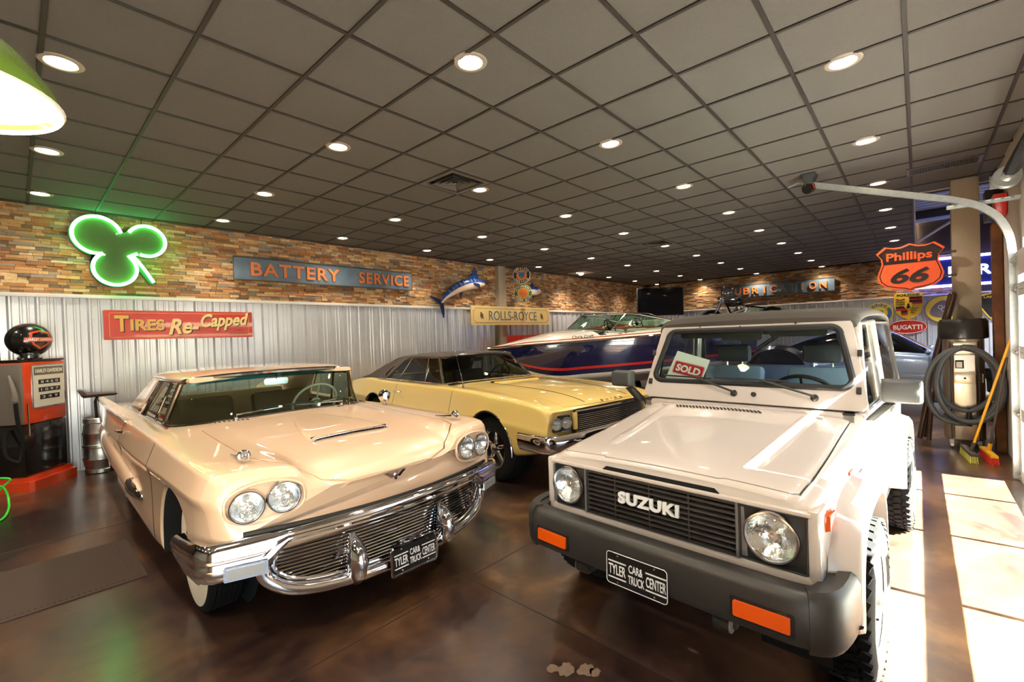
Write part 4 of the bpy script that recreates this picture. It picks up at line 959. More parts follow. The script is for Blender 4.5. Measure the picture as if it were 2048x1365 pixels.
# tub
for s in (-1, 1):
    me = MB().box(-2.78, -.62, s * .615 - .045, s * .615 + .045, .42, 1.045, bev=.02).mesh('side', 'sam_white')
    me = boolean(me, [MB().cyl((-2.03, -1, .36), (-2.03, 1, .36), .40, n=40), MB().box(-2.43, -1.63, -1, 1, -.3, .36)]); link('side_panel', finish(me, 'sam_white'), sm)
    MB().box(-1.52, -.70, s * .655, s * .664, .46, 1.03, bev=.004).build('door', 'sam_white', sm)
    MB().box(-2.0, -.45, s * .64 - .03, s * .64 + .03, .36, .45, bev=.01).build('rocker', 'grey_plastic', sm)
    # door frame and glass
    A_ = [(-.705, s * .645, 1.04), (-.86, s * .60, 1.55), (-1.46, s * .60, 1.57), (-1.52, s * .648, 1.04)]
    fr_ = MB().tube(A_, .026, 8, True, flat=.7).build('door_frame', 'sam_white', sm)
    MB().hull8([Vector(p) for p in A_], [Vector(p) - Vector((0, s * .004, 0)) for p in A_]).build('door_glass', 'clear', fr_, None)
    MB().tube([Vector(p) * 1 + Vector((0, 0, 0)) for p in [(-.75, s * .635, 1.06), (-.885, s * .59, 1.525), (-1.43, s * .59, 1.545), (-1.49, s * .64, 1.06)]], .012, 6, True).build('window_rubber', 'soft_black', fr_)
    MB().hull8([(-1.54, s * .655, 1.03), (-1.66, s * .655, 1.03), (-1.66, s * .62, 1.03), (-1.54, s * .62, 1.03)], [(-1.48, s * .61, 1.58), (-1.60, s * .61, 1.58), (-1.60, s * .575, 1.58), (-1.48, s * .575, 1.58)], .008).build('roll_bar_post', 'sam_white', sm)
    q = [(-1.66, s * .645, 1.05), (-2.70, s * .645, 1.05), (-2.62, s * .585, 1.56), (-1.60, s * .595, 1.56)]
    MB().hull8([Vector(p) for p in q], [Vector(p) - Vector((0, s * .004, 0)) for p in q]).build('vinyl_window', 'vinyl', sm, None)
    MB().tube(q, .02, 6, True, flat=.5).build('canvas_edge', 'canvas', sm)
    # mirror
    mr_ = MB().hull8([(-.60, s * .72, 1.13), (-.60, s * .90, 1.13), (-.60, s * .90, 1.262), (-.60, s * .72, 1.262)], [(-.52, s * .74, 1.145), (-.52, s * .89, 1.145), (-.52, s * .89, 1.25), (-.52, s * .74, 1.25)], .016).build('door_mirror', 'grey_plastic', sm)
    MB().hull8([(-.66, s * .66, 1.03), (-.56, s * .66, 1.03), (-.56, s * .70, 1.03), (-.66, s * .70, 1.03)], [(-.62, s * .74, 1.13), (-.55, s * .74, 1.13), (-.55, s * .79, 1.13), (-.62, s * .79, 1.13)], .008).build('mirror_arm', 'black_plastic', mr_)
MB().box(-2.74, -.62, -.60, .60, .42, .46).build('tub_floor', 'soft_black', sm, None)
MB().box(-2.80, -2.72, -.60, .60, .45, 1.04, bev=.01).build('tailgate', 'sam_white', sm)
MB().box(-.70, -.60, -.655, .655, .60, 1.055, bev=.012).build('cowl', 'sam_white', sm)
# windshield frame
def wsM(): return frame((-.735, 0, 1.33), (0, 1, 0), (-.19, 0, .54))
M = wsM()
out = [(-.645, -.285), (.645, -.285), (.60, .265), (-.60, .265)]; inn = [(-.575, -.165), (.575, -.165), (.545, .225), (-.545, .225)]
out = chaikin([(-.63, -.285), (-.645, -.27), (-.61, .22), (-.585, .268), (.585, .268), (.61, .22), (.645, -.27), (.63, -.285)], 1, True)
def rq(w0, w1, z0, z1, r, n=6):
    o = []
    for (cx, cz, a0) in ((w1 - r, z1 - r, 0), (-w1 + r, z1 - r, 90), (-w0 + r, z0 + r, 180), (w0 - r, z0 + r, 270)):
        for k in range(n + 1): a = math.radians(a0 + 90 * k / n); o.append((cx + r * math.cos(a), cz + r * math.sin(a)))
    return o
O = rq(.668, .592, -.285, .268, .05); I = rq(.605, .540, -.165, .228, .06)
mb = MB()
mb.grid([[M @ Vector((x, y, z)) for x, y in poly] for poly, z in ((I, -.02), (O, -.02), (O, .02), (I, .02), (I, -.02))], False, True)
wf = mb.build('windshield_frame', 'sam_white', sm, 40)
MB().tube([M @ Vector((x, y, .018)) for x, y in rq(.598, .533, -.158, .221, .055)], .019, 8, True).build('windshield_rubber', 'soft_black', wf)
mb = MB(); mb.prism(rq(.595, .530, -.155, .218, .05), M, .004); mb.build('windshield', 'clear', wf, None)
for y in (-.5, .5): pass
MB().box(-.05, .05, .258, .282, -.012, .022, M, bev=.004).build('latch_block', 'black_plastic', wf)
for s in (-1, 1):
    for z in (.05, -.17): MB().box(s * .628 - .012, s * .628 + .012, z - .02, z + .02, .01, .035, M, bev=.004).build('frame_hinge', 'black_plastic', wf)
    MB().sphere(M @ Vector((s * .30, .25, .022)), .008, 8).build('stud', 'chrome', wf)
# wipers
for y0, y1 in ((-.03, -.52), (.42, -.16)):
    a = M @ Vector((y0, -.225, .035)); b = M @ Vector(((y0 + y1) / 2 - .02, -.13, .045)); 
    w_ = MB().tube([a, a + Vector((.01, 0, .01)), b], .007, 6).lathe([(.02, -.015), (.022, .0), (.012, .012), (0, .014)], M @ Matrix.Translation((y0, -.225, .025)), 14).build('wiper', 'black_plastic', sm)
    MB().tube([M @ Vector((y1, -.125, .04)), M @ Vector((y0 - .15, -.135, .04))], .006, 6).build('wiper_blade', 'black_plastic', w_)
MB().lathe([(.016, 0), (.014, .012), (0, .016)], M @ Matrix.Translation((.09, -.225, .02)), 12).build('washer_jet', 'black_plastic', sm)
# soft top
top = []
for x, w, z in ((-.80, .605, 1.598), (-.86, .62, 1.635), (-1.2, .625, 1.665), (-1.7, .63, 1.675), (-2.3, .62, 1.655), (-2.62, .60, 1.60), (-2.70, .59, 1.55)):
    top.append((x, [(0, z - .03), (w - .03, z - .06), (w, z - .065), (w + .006, z - .05), (w - .015, z - .02), (w - .08, z), (w * .5, z + .008), (0, z + .01)]))
loft_half(top, 40, 2).build('soft_top', 'canvas', sm, 45)
q = [(-2.70, -.585, 1.05), (-2.70, .585, 1.05), (-2.63, .56, 1.56), (-2.63, -.56, 1.56)]
MB().hull8([Vector(p) for p in q], [Vector(p) - Vector((.004, 0, 0)) for p in q]).build('rear_vinyl_window', 'vinyl', sm, None)
MB().tube([(-1.57, -.60, 1.04), (-1.55, -.58, 1.50), (-1.55, -.50, 1.56), (-1.55, .50, 1.56), (-1.55, .58, 1.50), (-1.57, .60, 1.04)], .022, 10).build('roll_bar', 'soft_black', sm)
# seats with headrests, rear bench, dash, steering wheel, mirror, spare
for y in (-.33, .30):
    b = seat(sm, -1.22, y, .62, .46, .56, 'seat_blue', 'front_seat', .30, .46, .12)
    MB().box(-1.625, -1.53, y - .13, y + .13, 1.27, 1.415, bev=.035).build('headrest', 'headrest', b)
    for dy in (-.06, .06): MB().cyl((-1.57, y + dy, 1.18), (-1.575, y + dy, 1.29), .007, n=8).build('headrest_post', 'chrome', b)
seat(sm, -2.12, 0, .66, 1.08, .46, 'seat_blue', 'rear_bench', .15, .36, .12)
MB().box(-.92, -.72, -.58, .58, .92, 1.085, bev=.03).build('dashboard', 'soft_black', sm)
MB().box(-.95, -.86, .12, .46, 1.05, 1.13, bev=.02).build('instrument_hood', 'soft_black', sm)
steering(sm, (-1.03, .29, 1.075), (-.8, 0, .58), .185, .013, 'soft_black')
mv_ = MB().prism(rrect(.26, .065, .02), frame((-.83, -.03, 1.50), (0, 1, 0), (0, 0, 1)), .02).cyl((-.82, -.03, 1.53), (-.80, -.03, 1.57), .008, n=8).build('rear_view_mirror', 'soft_black', sm)
for y in (-.30, .30): MB().prism(rrect(.32, .075, .02), frame((-.84, y, 1.525), (0, 1, 0), (-.05, 0, 1)), .01).build('sun_visor', 'soft_black', sm)
MATS['shrink'] = mat('shrink', (20, 20, 22), .25, coat=.6, bump=.4, bscale=40)
Msp = axis_m((-2.90, -.33, 1.035), (-1, 0, 0))
MB().lathe([(.0, -.09), (.2, -.095), (.29, -.09), (.325, -.05), (.33, 0), (.325, .05), (.29, .09), (0, .10)], Msp, 48).build('spare_wheel', 'shrink', sm)
# sign behind the glass
mat('paper', (246, 246, 246), .5); mat('sold_red', (196, 24, 40), .4)
Mp = frame((0, 0, 0), (1, 0, 0), (0, 1, 0))
sg = thing('sold_sign', 'white paper with red SOLD panel behind the off-roader windshield', 'sign', (2.532, .908, 0), 3.0976)
Mq = M @ Matrix.Translation((-.372, -.058, -.024)) @ Matrix.Rotation(-.22, 4, 'Z')
MB().prism([(-.145, -.115), (.12, -.115), (.13, .10), (-.125, .115)], Mq, .0015).build('sheet', 'paper', sg, None)
MB().prism(rrect(.218, .088, .01), Mq @ Matrix.Translation((0, -.005, .0015)), .0008).build('red_panel', 'sold_red', sg, None)
MB().tube([Mq @ Vector((x, y - .005, .0025)) for x, y in rrect(.226, .096, .012)], .0012, 4, True).build('red_border', 'sold_red', sg)
text('lettering', 'SOLD', 'white_plate', sg, Mq @ Matrix.Translation((0, -.005, .0023)), .185, .055, .0006, bold=.04)
# ================================================================== yellow muscle coupe with vinyl roof
mat('butter', (240, 208, 122), .3, coat=1, coat_rough=.02)
mat('vinyl_roof', (72, 60, 54), .6, bump=.2, bscale=250)
bk = thing('muscle_coupe', 'pale yellow sixties coupe with dark vinyl roof and chrome wheels', 'car', (4.30, 3.325, 0), math.radians(-96.74))
def bdef(x, y, z):
    t = min(max((x - .2) / .7, 0), 1); t = t * t * (3 - 2 * t)
    return (x + .10 * (1 - min(abs(y) / .95, 1) ** 2) * t + .02 * t * (.8 - z), y, z)
def bst_(x, yr, zb, ym, zm, ys, zs, yv, zv, zc):
    return (x, [(0, zb), (yr - .12, zb), (yr - .03, zb + .01), (yr, zb + .05), (ym - .02, (zb + zm) / 2), (ym - .006, zm - .05), (ym, zm), (ym - .015, zm + .04), (ys + .015, zs - .05), (ys, zs - .015), (ys - .05, zs), (ys - .16, zs - .004), (yv, zv), (yv * .6, zc - .003), (0, zc)])
BS = [bst_(.84, .84, .47, .91, .62, .86, .82, .42, .825, .83), bst_(.82, .86, .45, .925, .62, .88, .838, .42, .842, .85), bst_(.74, .90, .42, .945, .64, .895, .868, .44, .872, .885), bst_(.4, .92, .33, .955, .66, .90, .91, .46, .93, .945), bst_(0, .92, .28, .96, .68, .89, .935, .46, .955, .965), bst_(-.5, .91, .22, .96, .66, .88, .95, .46, .968, .975), bst_(-.85, .91, .20, .96, .64, .87, .955, .5, .97, .975),
      bst_(-1.4, .91, .20, .96, .62, .86, .95, .5, .95, .95), bst_(-2.4, .91, .20, .965, .64, .86, .95, .5, .95, .95), bst_(-3.2, .91, .24, .965, .68, .85, .96, .5, .96, .96), bst_(-3.9, .88, .34, .94, .68, .82, .90, .5, .90, .90), bst_(-4.2, .82, .40, .89, .66, .78, .84, .5, .84, .84)]
me = loft_half(BS, 80, 2, bdef).mesh('body', 'butter')
cut = []
for wx in (0, -2.845):
    for s in (-1, 1): cut += [MB().cyl((wx, s * .60, .37), (wx, s * 1.2, .37), .385, n=48), MB().box(wx - .385, wx + .385, s * .9 - .3, s * .9 + .3, -.3, .37)]
cut.append(MB().prism([(-1.0, -.72), (-.92, 0), (-1.0, .72), (-2.3, .78), (-2.95, .66), (-2.95, -.66), (-2.3, -.78)], Matrix.Translation((0, 0, .45)), 1.0))
me = boolean(me, cut)
me, bhood = split_lid(me, [(-.80, -.62), (-.80, .62), (.60, .66), (.84, .66), (.90, .4), (.93, 0), (.90, -.4), (.84, -.66), (.60, -.66)], .815, 1.3, .0035, 'butter', 'hood', bk)
hbv = bvh_of(bhood.data)
finish(me, 'butter'); link('body', me, bk)
for s in (-1, 1):   # hood crease trims
    ln = [(x, s * (.36 + .05 * (.85 - x) * .3), 0) for x in np.linspace(-.55, .86, 30)]
    pts = project_line(hbv, ln, (0, 0, -1)); MB().tube(pts, .005, 6).build('hood_crease', 'black', bhood)
MB().box(-.62, -.50, -.34, .34, .95, .988, bev=.01).build('hood_scoop', 'butter', bk); MB().box(-.66, -.615, -.36, .36, .955, .99, bev=.004).build('scoop_mouth', 'black', bk)
text('hood_lettering', 'BUICK', 'chrome_worn', bk, frame((.925, 0, .862), (0, 1, 0), (-.9, 0, .5)), .36, .028, .006, spacing=2.2)
# front end
for s in (-1, 1):
    MB().prism(rrect(.245, .165, .015), frame((.855, s * .745, .705), (-.28 * s, 1, 0), (0, 0, 1)), .02).build('headlight_bezel', 'chrome', bk)
    MB().prism(rrect(.225, .145, .012), frame((.863, s * .745, .705), (-.28 * s, 1, 0), (0, 0, 1)), .016).build('bezel_inset', 'black', bk)
    for y, x in ((.80, .868), (.69, .895)): headlight(bk, (x, s * y, .705), (1, s * .26, 0), .052)
    MB().hull8([(.90, s * .60, .63), (.90, s * .57, .63), (.90, s * .57, .79), (.90, s * .60, .79)], [(.93, s * .60, .63), (.945, s * .57, .63), (.945, s * .57, .80), (.93, s * .60, .80)], .004).build('grille_end', 'butter', bk)
gb = MB().hull8([(.86, -.56, .60), (.86, .56, .60), (.86, .56, .81), (.86, -.56, .81)], [(.92, -.56, .60), (.92, .56, .60), (.92, .56, .81), (.92, -.56, .81)]).build('grille', 'black', bk, None)
def bx2(y): return .965 - .03 * (abs(y) / .56) ** 2
for k in range(8):
    z = .63 + k * .019; MB().tube([(bx2(y), y, z) for y in np.linspace(-.55, .55, 13)], .0035, 6).build('grille_bar', 'chrome_worn', gb)
MB().tube([(bx2(y) + .005, y, .805) for y in np.linspace(-.58, .58, 15)], .016, 8, flat=.7).build('grille_top', 'chrome', gb)
MB().tube([(bx2(y) + .005, y, .61) for y in np.linspace(-.58, .58, 15)], .010, 8).build('grille_bottom', 'chrome', gb)
path = [(.52, -.975), (.66, -.975), (.80, -.965), (.89, -.92), (.95, -.80), (.985, -.5), (1.0, 0), (.985, .5), (.95, .80), (.89, .92), (.80, .965), (.66, .975), (.52, .975)]
path = curve3(path, 51)
def bpr(i, p):
    x, y = p[:2]; i0 = max(i - 1, 0); i1 = min(i + 1, 50); tx, ty = path[i1][0] - path[i0][0], path[i1][1] - path[i0][1]; l = math.hypot(tx, ty); nx, ny = ty / l, -tx / l
    return [(x + nx * u, y + ny * u, z) for u, z in ((-.05, .605), (0, .612), (.014, .58), (.012, .535), (.004, .48), (-.02, .44), (-.06, .43))]
MB().sweep(path, bpr).build('front_bumper', 'chrome', bk, 40)
for wx in (0, -2.845):
    for s in (-1, 1):
        wheel(bk, (wx, s * .79, .345), .345, .21, s, 'spoke', rim_r=.205)
        mb = MB(); mb.grid([[(wx + .38, s * y_, .32)] + [(wx + .38 * math.cos(a), s * y_, .37 + .38 * math.sin(a)) for a in np.linspace(0, PI, 25)] + [(wx - .38, s * y_, .28)] for y_ in (.60, .925)]); mb.build('wheel_well', 'dark_void', bk)
        MB().cyl((wx, s * .602, .37), (wx, s * .612, .37), .38, n=32).build('well_back', 'dark_void', bk)
        MB().tube([(wx + .388 * math.cos(a), s * .945, .37 + .388 * math.sin(a)) for a in np.linspace(-.1, PI + .1, 33)], .008, 6).build('arch_trim', 'chrome', bk)
for s in (-1, 1):
    MB().box(.62, .71, s * .955 - .006, s * .955 + .006, .55, .60, bev=.002).build('side_marker', 'chrome_worn', bk)
    shut_line(me, bk, -.745, .30, .945, s); shut_line(me, bk, -2.2, .30, .945, s)
    MB().tube([(-2.12, s * .945, .83), (-2.10, s * .985, .835), (-1.96, s * .985, .835), (-1.94, s * .945, .83)], .010, 8).build('door_handle', 'chrome', bk)
    MB().tube([(-.95, s * .81, .965), (-2.9, s * .83, .965)], .007, 6).build('belt_trim', 'chrome', bk)
# greenhouse
A = curve3([(-1.12, -.76, .965), (-1.0, -.60, .985), (-.93, 0, .995), (-1.0, .60, .985), (-1.12, .76, .965)], 25)
Bt = curve3([(-1.42, -.615, 1.295), (-1.38, -.5, 1.312), (-1.33, 0, 1.322), (-1.38, .5, 1.312), (-1.42, .615, 1.295)], 25)
ws = sheet(ruled(A, Bt, 8, (.012, 0, .008)), .004, 'windshield', 'dark_glass', bk, 60)
MB().tube(A, .011, 8).build('windshield_trim', 'chrome', ws); MB().tube(Bt, .013, 8).build('windshield_trim', 'chrome', ws)
for a, b in ((A[0], Bt[0]), (A[-1], Bt[-1])): MB().tube([a, b], .018, 8).build('pillar', 'chrome', ws)
rst = []
for x, w, zt, zs in ((-1.36, .61, 1.325, 1.298), (-1.5, .63, 1.345, 1.298), (-2.0, .645, 1.352, 1.30), (-2.5, .64, 1.32, 1.275), (-3.0, .64, 1.20, 1.15), (-3.45, .66, 1.055, 1.02), (-3.62, .66, .985, .955)):
    rst.append((x, [(0, zt - .035), (w * .7, zt - .05), (w - .02, zs - .022), (w + .006, zs - .012), (w - .005, zs + .02), (w - .10, zt - .012), (w * .5, zt - .002), (0, zt)]))
loft_half(rst, 40, 2).build('vinyl_roof', 'vinyl_roof', bk, 45)
for s in (-1, 1):
    o = [(-2.72, .80, .958), (-3.62, .80, .945), (-3.60, .66, .985), (-3.0, .645, 1.17), (-2.45, .645, 1.285), (-2.25, .645, 1.29)]
    mb = MB(); P_ = [Vector((x, s * y, z)) for x, y, z in o]; mb.hull8(P_, [p - Vector((0, s * .06, .01)) for p in P_]); mb.build('rear_pillar', 'vinyl_roof', bk, 30)
    win = [(-1.14, .765, .965), (-2.70, .79, .965), (-2.80, .77, 1.02), (-2.66, .71, 1.13), (-2.42, .665, 1.23), (-2.18, .645, 1.282), (-1.46, .625, 1.292)]
    P_ = [Vector((x, s * y, z)) for x, y, z in win]
    g = MB().hull8(P_, [p - Vector((0, s * .004, 0)) for p in P_]).build('side_window', 'dark_glass', bk, None)
    MB().tube(P_, .010, 6, True).build('window_trim', 'chrome', g)
    for f0, x1, z1 in ((-1.56, -1.66, 1.29), (-2.32, -2.12, 1.285)): MB().tube([(f0, s * .775, .965), (x1, s * .64, z1)], .009, 6).build('window_divider', 'chrome', g)
MB().tube([(-.62, -.80, .95), (-.63, -.80, 1.0)], .014, 8).tube([(-.63, -.80, 1.0), (-.80, -.80, 1.46)], [.0035, .0018], 6).build('aerial', 'chrome', bk)
for y in (-.36, .36): seat(bk, -1.85, y, .46, .55, .52, 'soft_black', 'front_seat')
MB().box(-1.2, -1.0, -.70, .70, .78, .95, bev=.03).build('dashboard', 'soft_black', bk)
MB().box(-2.95, -1.0, -.72, .72, .45, .47).build('cabin_floor', 'soft_black', bk, None)
steering(bk, (-1.36, .36, .98), (-.85, 0, .5), .19, .011, 'soft_black')
MB().prism(rrect(.22, .055, .02), frame((-1.42, 0, 1.24), (0, 1, 0), (0, 0, 1)), .012).build('rear_view_mirror', 'chrome', bk)
for s in (-1, 1):
    w_ = MB().tube([(-.93, s * .30, .995), (-1.02, -s * .05 + (.1 if s < 0 else 0), 1.04)], .006, 6).build('wiper', 'chrome_worn', bk)
    MB().box(-4.22, -4.18, s * .60 - .18, s * .60 + .18, .60, .70).build('tail_lamp', 'red_lens', bk, None)
MB().box(-4.28, -4.16, -.86, .86, .44, .56, bev=.02).build('rear_bumper', 'chrome', bk)
# ================================================================== runabout boat behind the coupe, and a second one beyond it
mat('gel_white', (244, 238, 226), .22, coat=1); mat('navy', (22, 24, 66), .14, coat=1); mat('boat_red', (214, 44, 30), .25, coat=1); mat('pin_orange', (196, 96, 40), .3)
mat('boat_seat', (214, 224, 214), .6); mat('mahogany', (150, 66, 28), .18, coat=1, vary=.4, vscale=9); mat('trailer', (60, 62, 66), .45, .4)
MATS['boat_glass'] = glass('boat_glass', (232, 242, 234), 1.2)
def runabout(name, label, loc, rz, L_, B_, zk, zg, hull_bands, deck_mat, wscr, extras):
    """origin at the bow tip on the floor; x points to the bow, so the hull runs to negative x"""
    t = thing(name, label, 'boat', loc, rz)
    N = 44
    def half(u):   # u 0 bow .. 1 stern
        return B_ / 2 * min(1, (1 - (1 - min(u / .62, 1)) ** 2.1)) * (1 - .06 * max(0, (u - .6) / .4))
    def sheer(u): return zg + wscr.get('tilt', .02) * u
    def keel(u): return zk + wscr.get('tilt', .02) * .6 * u + (sheer(0) - zk - .04) * max(0, 1 - u / .26) ** 2
    ts = [0, .06, .16, .30, .44, .48, .52, .62, .68, .74, .80, .86, .92, .96, 1.0]
    secs = []
    for i in range(N):
        u = (i / (N - 1)) ** 1.25; w = half(u) + .004; k = keel(u); g = sheer(u); x = -L_ * u
        chine = k + (g - k) * .30 * (1 - .3 * max(0, 1 - u / .3))
        prof = []
        for tt in np.linspace(0, 1, 25):
            if tt < .4: q = tt / .4; y = w * .86 * q; z = k + (chine - k) * q ** 1.1
            else: q = (tt - .4) / .6; y = w * (.86 + .14 * (1 - (1 - q) ** 1.6)); z = chine + (g - chine) * q
            prof.append((x, y, z))
        secs.append(prof)
    root = None
    for (a, b, m, nm) in hull_bands:
        for s in (-1, 1):
            rows = [[(p[0], s * p[1], p[2]) for p in sec[a:b + 1]] for sec in secs]
            mb = MB(); mb.grid(rows); mb.build(nm, m, t, 40)
    tr = MB(); 
    st_ = secs[-1]; poly = [(p[0], p[1], p[2]) for p in st_] + [(p[0], -p[1], p[2]) for p in reversed(st_[1:])]
    tr.bm.faces.new([tr.bm.verts.new(p) for p in poly]); tr.build('transom', 'gel_white', t, None)
    # crowned deck with cockpit opening
    rows = []
    cx0, cx1 = wscr['cock']
    for i, sec in enumerate(secs):
        w = sec[-1][1]; g = sec[-1][2]; x = sec[-1][0]; u = -x / L_
        cr = .20 * min(1, u / .25) * (1 if u < .5 else 1) * wscr.get('crown', 1)
        rows.append([(x, w * v, g + cr * (1 - abs(v) ** 2.6)) for v in np.linspace(-1, 1, 25)])
    mb = MB(); vs = mb.grid(rows)
    kill = [f for f in mb.bm.faces if cx1 < f.calc_center_median().x < cx0 and abs(f.calc_center_median().y) < B_ / 2 * .70]
    bmesh.ops.delete(mb.bm, geom=kill, context='FACES'); dk = mb.build('deck', deck_mat, t, 40)
    for s in (-1, 1):
        MB().tube([(sec[-1][0], s * (sec[-1][1] + .008), sec[-1][2]) for sec in secs], .020, 8).build('rub_rail', 'chrome', t)
        MB().tube([(sec[-1][0], s * sec[-1][1] * .985, sec[-1][2] + .055 * min(1, -sec[-1][0] / L_ / .12)) for sec in secs], .010, 6).build('pinstripe', 'pin_orange', t)
    # cockpit
    MB().box(cx1, cx0, -B_ / 2 * .7, B_ / 2 * .7, zg - .45, zg - .43).build('cockpit_sole', 'boat_seat', t, None)
    zt = zg + .19 * wscr.get('crown', 1) + wscr.get('tilt', .02) * -cx0 / L_
    for k, xx in enumerate((cx0 - .75, cx0 - 1.75)):
        for y in ((-.45, .45) if k == 0 else (0,)):
            seat(t, xx, y, zg - .42, .62 if k == 0 else 1.5, .62, 'boat_seat', 'cockpit_seat', .12, .48, .16)
    steering(t, (cx0 - .42, -.42 if wscr.get('port', 0) else .42, zt + .02), (-.9, 0, .4), .17, .011, 'soft_black')
    # wraparound screen
    w = B_ / 2
    A = curve3([(cx0 - 1.15, -w * .80, zt - .10), (cx0 - .45, -w * .74, zt - .06), (cx0 + .12, -w * .40, zt + .0), (cx0 + .26, 0, zt + .015), (cx0 + .12, w * .40, zt), (cx0 - .45, w * .74, zt - .06), (cx0 - 1.15, w * .80, zt - .10)], 33)
    hh = wscr['h']; Bt = [(x - .30 - .12 * abs(y) / w, y * .90, zt + hh * (1 - .55 * max(0, (cx0 - .35 - x) / .8))) for x, y, z in A]
    g = sheet(ruled(A, Bt, 5), .004, 'windscreen', 'boat_glass', t, 60)
    MB().tube(Bt, .013, 8).build('screen_rail', 'chrome', g); MB().tube(A, .010, 8).build('screen_base', 'chrome', g)
    for k in (8, 16, 24): MB().tube([A[k], Bt[k]], .009, 6).build('screen_post', 'chrome', g)
    # trailer cradle
    c = MB().box(-L_ * .95, -.5, -.07, .07, zk - .26, zk - .14)
    c.build('trailer_beam', 'trailer', t, None)
    for xx in (-L_ * .35, -L_ * .78):
        MB().box(xx - .05, xx + .05, -B_ * .36, B_ * .36, zk - .14, zk - .02).build('cradle_bunk', 'trailer', t, None)
        MB().box(xx - .04, xx + .04, -.05, .05, 0.03, zk - .2).build('trailer_post', 'trailer', t, None)
    for s in (-1, 1):
        MB().lathe([(.16, -.09), (.29, -.09), (.31, -.05), (.31, .05), (.29, .09), (.16, .09)], axis_m((-L_ * .66, s * B_ * .40, .31), (0, 1, 0)), 32).build('trailer_wheel', 'rubber', t)
        MB().cyl((-L_ * .66, s * B_ * .40 - .06, .31), (-L_ * .66, s * B_ * .40 + .06, .31), .17, n=24).build('trailer_hub', 'white_paint', t)
        MB().box(-L_ * .66 - .04, -L_ * .66 + .04, min(0, s * B_ * .4), max(0, s * B_ * .4), .27, .35).build('trailer_axle', 'trailer', t, None)
    MB().box(-.62, -.50, -.05, .05, .03, zk + .1).build('bow_stand', 'trailer', t, None)
    for e_ in extras: e_(t, zt)
    return t
BA = math.radians(180 - 30)
bands = [(0, 11, 'gel_white', 'hull_bottom'), (11, 13, 'navy', 'hull_band'), (13, 14, 'boat_red', 'red_stripe'), (14, 24, 'navy', 'hull_side')]
def ex1(t, zt):
    for (x, s_, w, h_) in ((-1.55, 'Chris Craft', .42, .07), (-2.35, 'Hornet', .24, .05)):
        u = 1.25; y = 1.0
        text('side_script', s_.replace('Hornet', 'ST'), 'black', t, frame((x, 1.03, zt - .165 + .02), (-1, -.10, 0), (0, -.5, 1)) if 0 else frame((x, .80 + .07 * (-x - 1.5), 1.50 + .04 * (-x - 1.5)), (-1, .09, .04), (0, -.75, .66)), w, h_, .004, shear=.3, bold=.01)
    MB().box(-4.9, -4.5, -.03, .03, zt - .02, zt + .02, bev=.01).build('deck_cleat', 'chrome', t)
boat = runabout('speedboat', 'white speedboat with navy hull and red stripe on trailer', (5.85, 5.9, 0), BA, 5.3, 2.2, .44, 1.345, bands, 'gel_white', {'cock': (-1.9, -4.3), 'h': .28, 'port': 0, 'tilt': .26}, [ex1])
bands2 = [(0, 12, 'mahogany', 'hull_bottom'), (12, 24, 'mahogany', 'hull_side')]
boat2 = runabout('wooden_runabout', 'varnished wooden runabout behind the white speedboat', (9.9, 6.85, 0), math.radians(180 - 10), 4.9, 1.7, .78, 1.62, bands2, 'mahogany', {'cock': (-1.9, -4.2), 'h': .32, 'crown': .8}, [])
# ================================================================== signs on the walls
def MLw(x, z, out=.02): return frame((x, YL - .045 - out, z), (1, 0, 0), (0, 0, 1))     # left wall, facing the room
def MBw(y, z, out=.02): return frame((XB - .045 - out, y, z), (0, -1, 0), (0, 0, 1))    # back wall
def tilt(a): return Matrix.Rotation(a, 4, 'Z')
# ---- green neon clover
mat('clover_face', (70, 92, 36), .5, vary=.2, vscale=3); mat('clover_edge', (30, 60, 24), .5)
mat('neon_green', (120, 255, 150), .4, emit=(.13, 1, .22), estr=9)
t = thing('neon_clover_sign', 'green three-leaf clover sign outlined in glowing green neon tube', 'neon sign', (.985, YL - .10, 2.86))
def lobe(cx, cz, r, a0, a1, n=26): return [(cx + r * math.cos(math.radians(a)), cz + r * math.sin(math.radians(a))) for a in np.linspace(a0, a1, n)]
L1 = lobe(-.215, .20, .235, 30 + 0, 285, 30)     # upper left lobe
def outline(rs):
    P = []
    P += [(x, z) for x, z in lobe(.29, .185, .20 * rs, 150, -105, 28)]
    P += [(.045 if rs <= 1 else .06, -.02)] if 0 else []
    P += [(x, z) for x, z in lobe(-.05, -.22, .215 * rs, 55, -250, 30)]
    P += [(x, z) for x, z in lobe(-.215, .20, .235 * rs, 265, 15, 30)]
    return P
face = outline(1.0)
Mo = frame((0, 0, 0), (1, 0, 0), (0, 0, 1))
MB().prism(outline(1.16), Mo @ Matrix.Translation((0, 0, -.03)), .06).build('cabinet', 'clover_edge', t, None)
MB().prism(outline(1.13), Mo @ Matrix.Translation((0, 0, .03)), .006).build('face', 'clover_face', t, None)
MB().prism([(.16, -.10), (.21, -.12), (.385, -.40), (.345, -.42), (.30, -.40), (.14, -.14)], Mo @ Matrix.Translation((0, 0, -.03)), .06).build('stem_cabinet', 'clover_edge', t, None)
for P in (lobe(.29, .185, .208, 152, -112, 34), lobe(-.05, -.22, .222, 46, -238, 36), lobe(-.215, .20, .242, 278, 14, 36)):
    MB().tube([Mo @ Vector((x, z, .07)) for x, z in P], .021, 10).build('neon_tube', 'neon_green', t)
MB().tube([Mo @ Vector((x, z, .07)) for x, z in ((.13, -.03), (.19, -.11), (.26, -.22), (.35, -.385))], .020, 10).build('neon_tube', 'neon_green', t)
MB().tube([Mo @ Vector((x, z, .07)) for x, z in ((.185, .0), (.13, -.03), (.085, -.06))], .020, 10).build('neon_tube', 'neon_green', t)
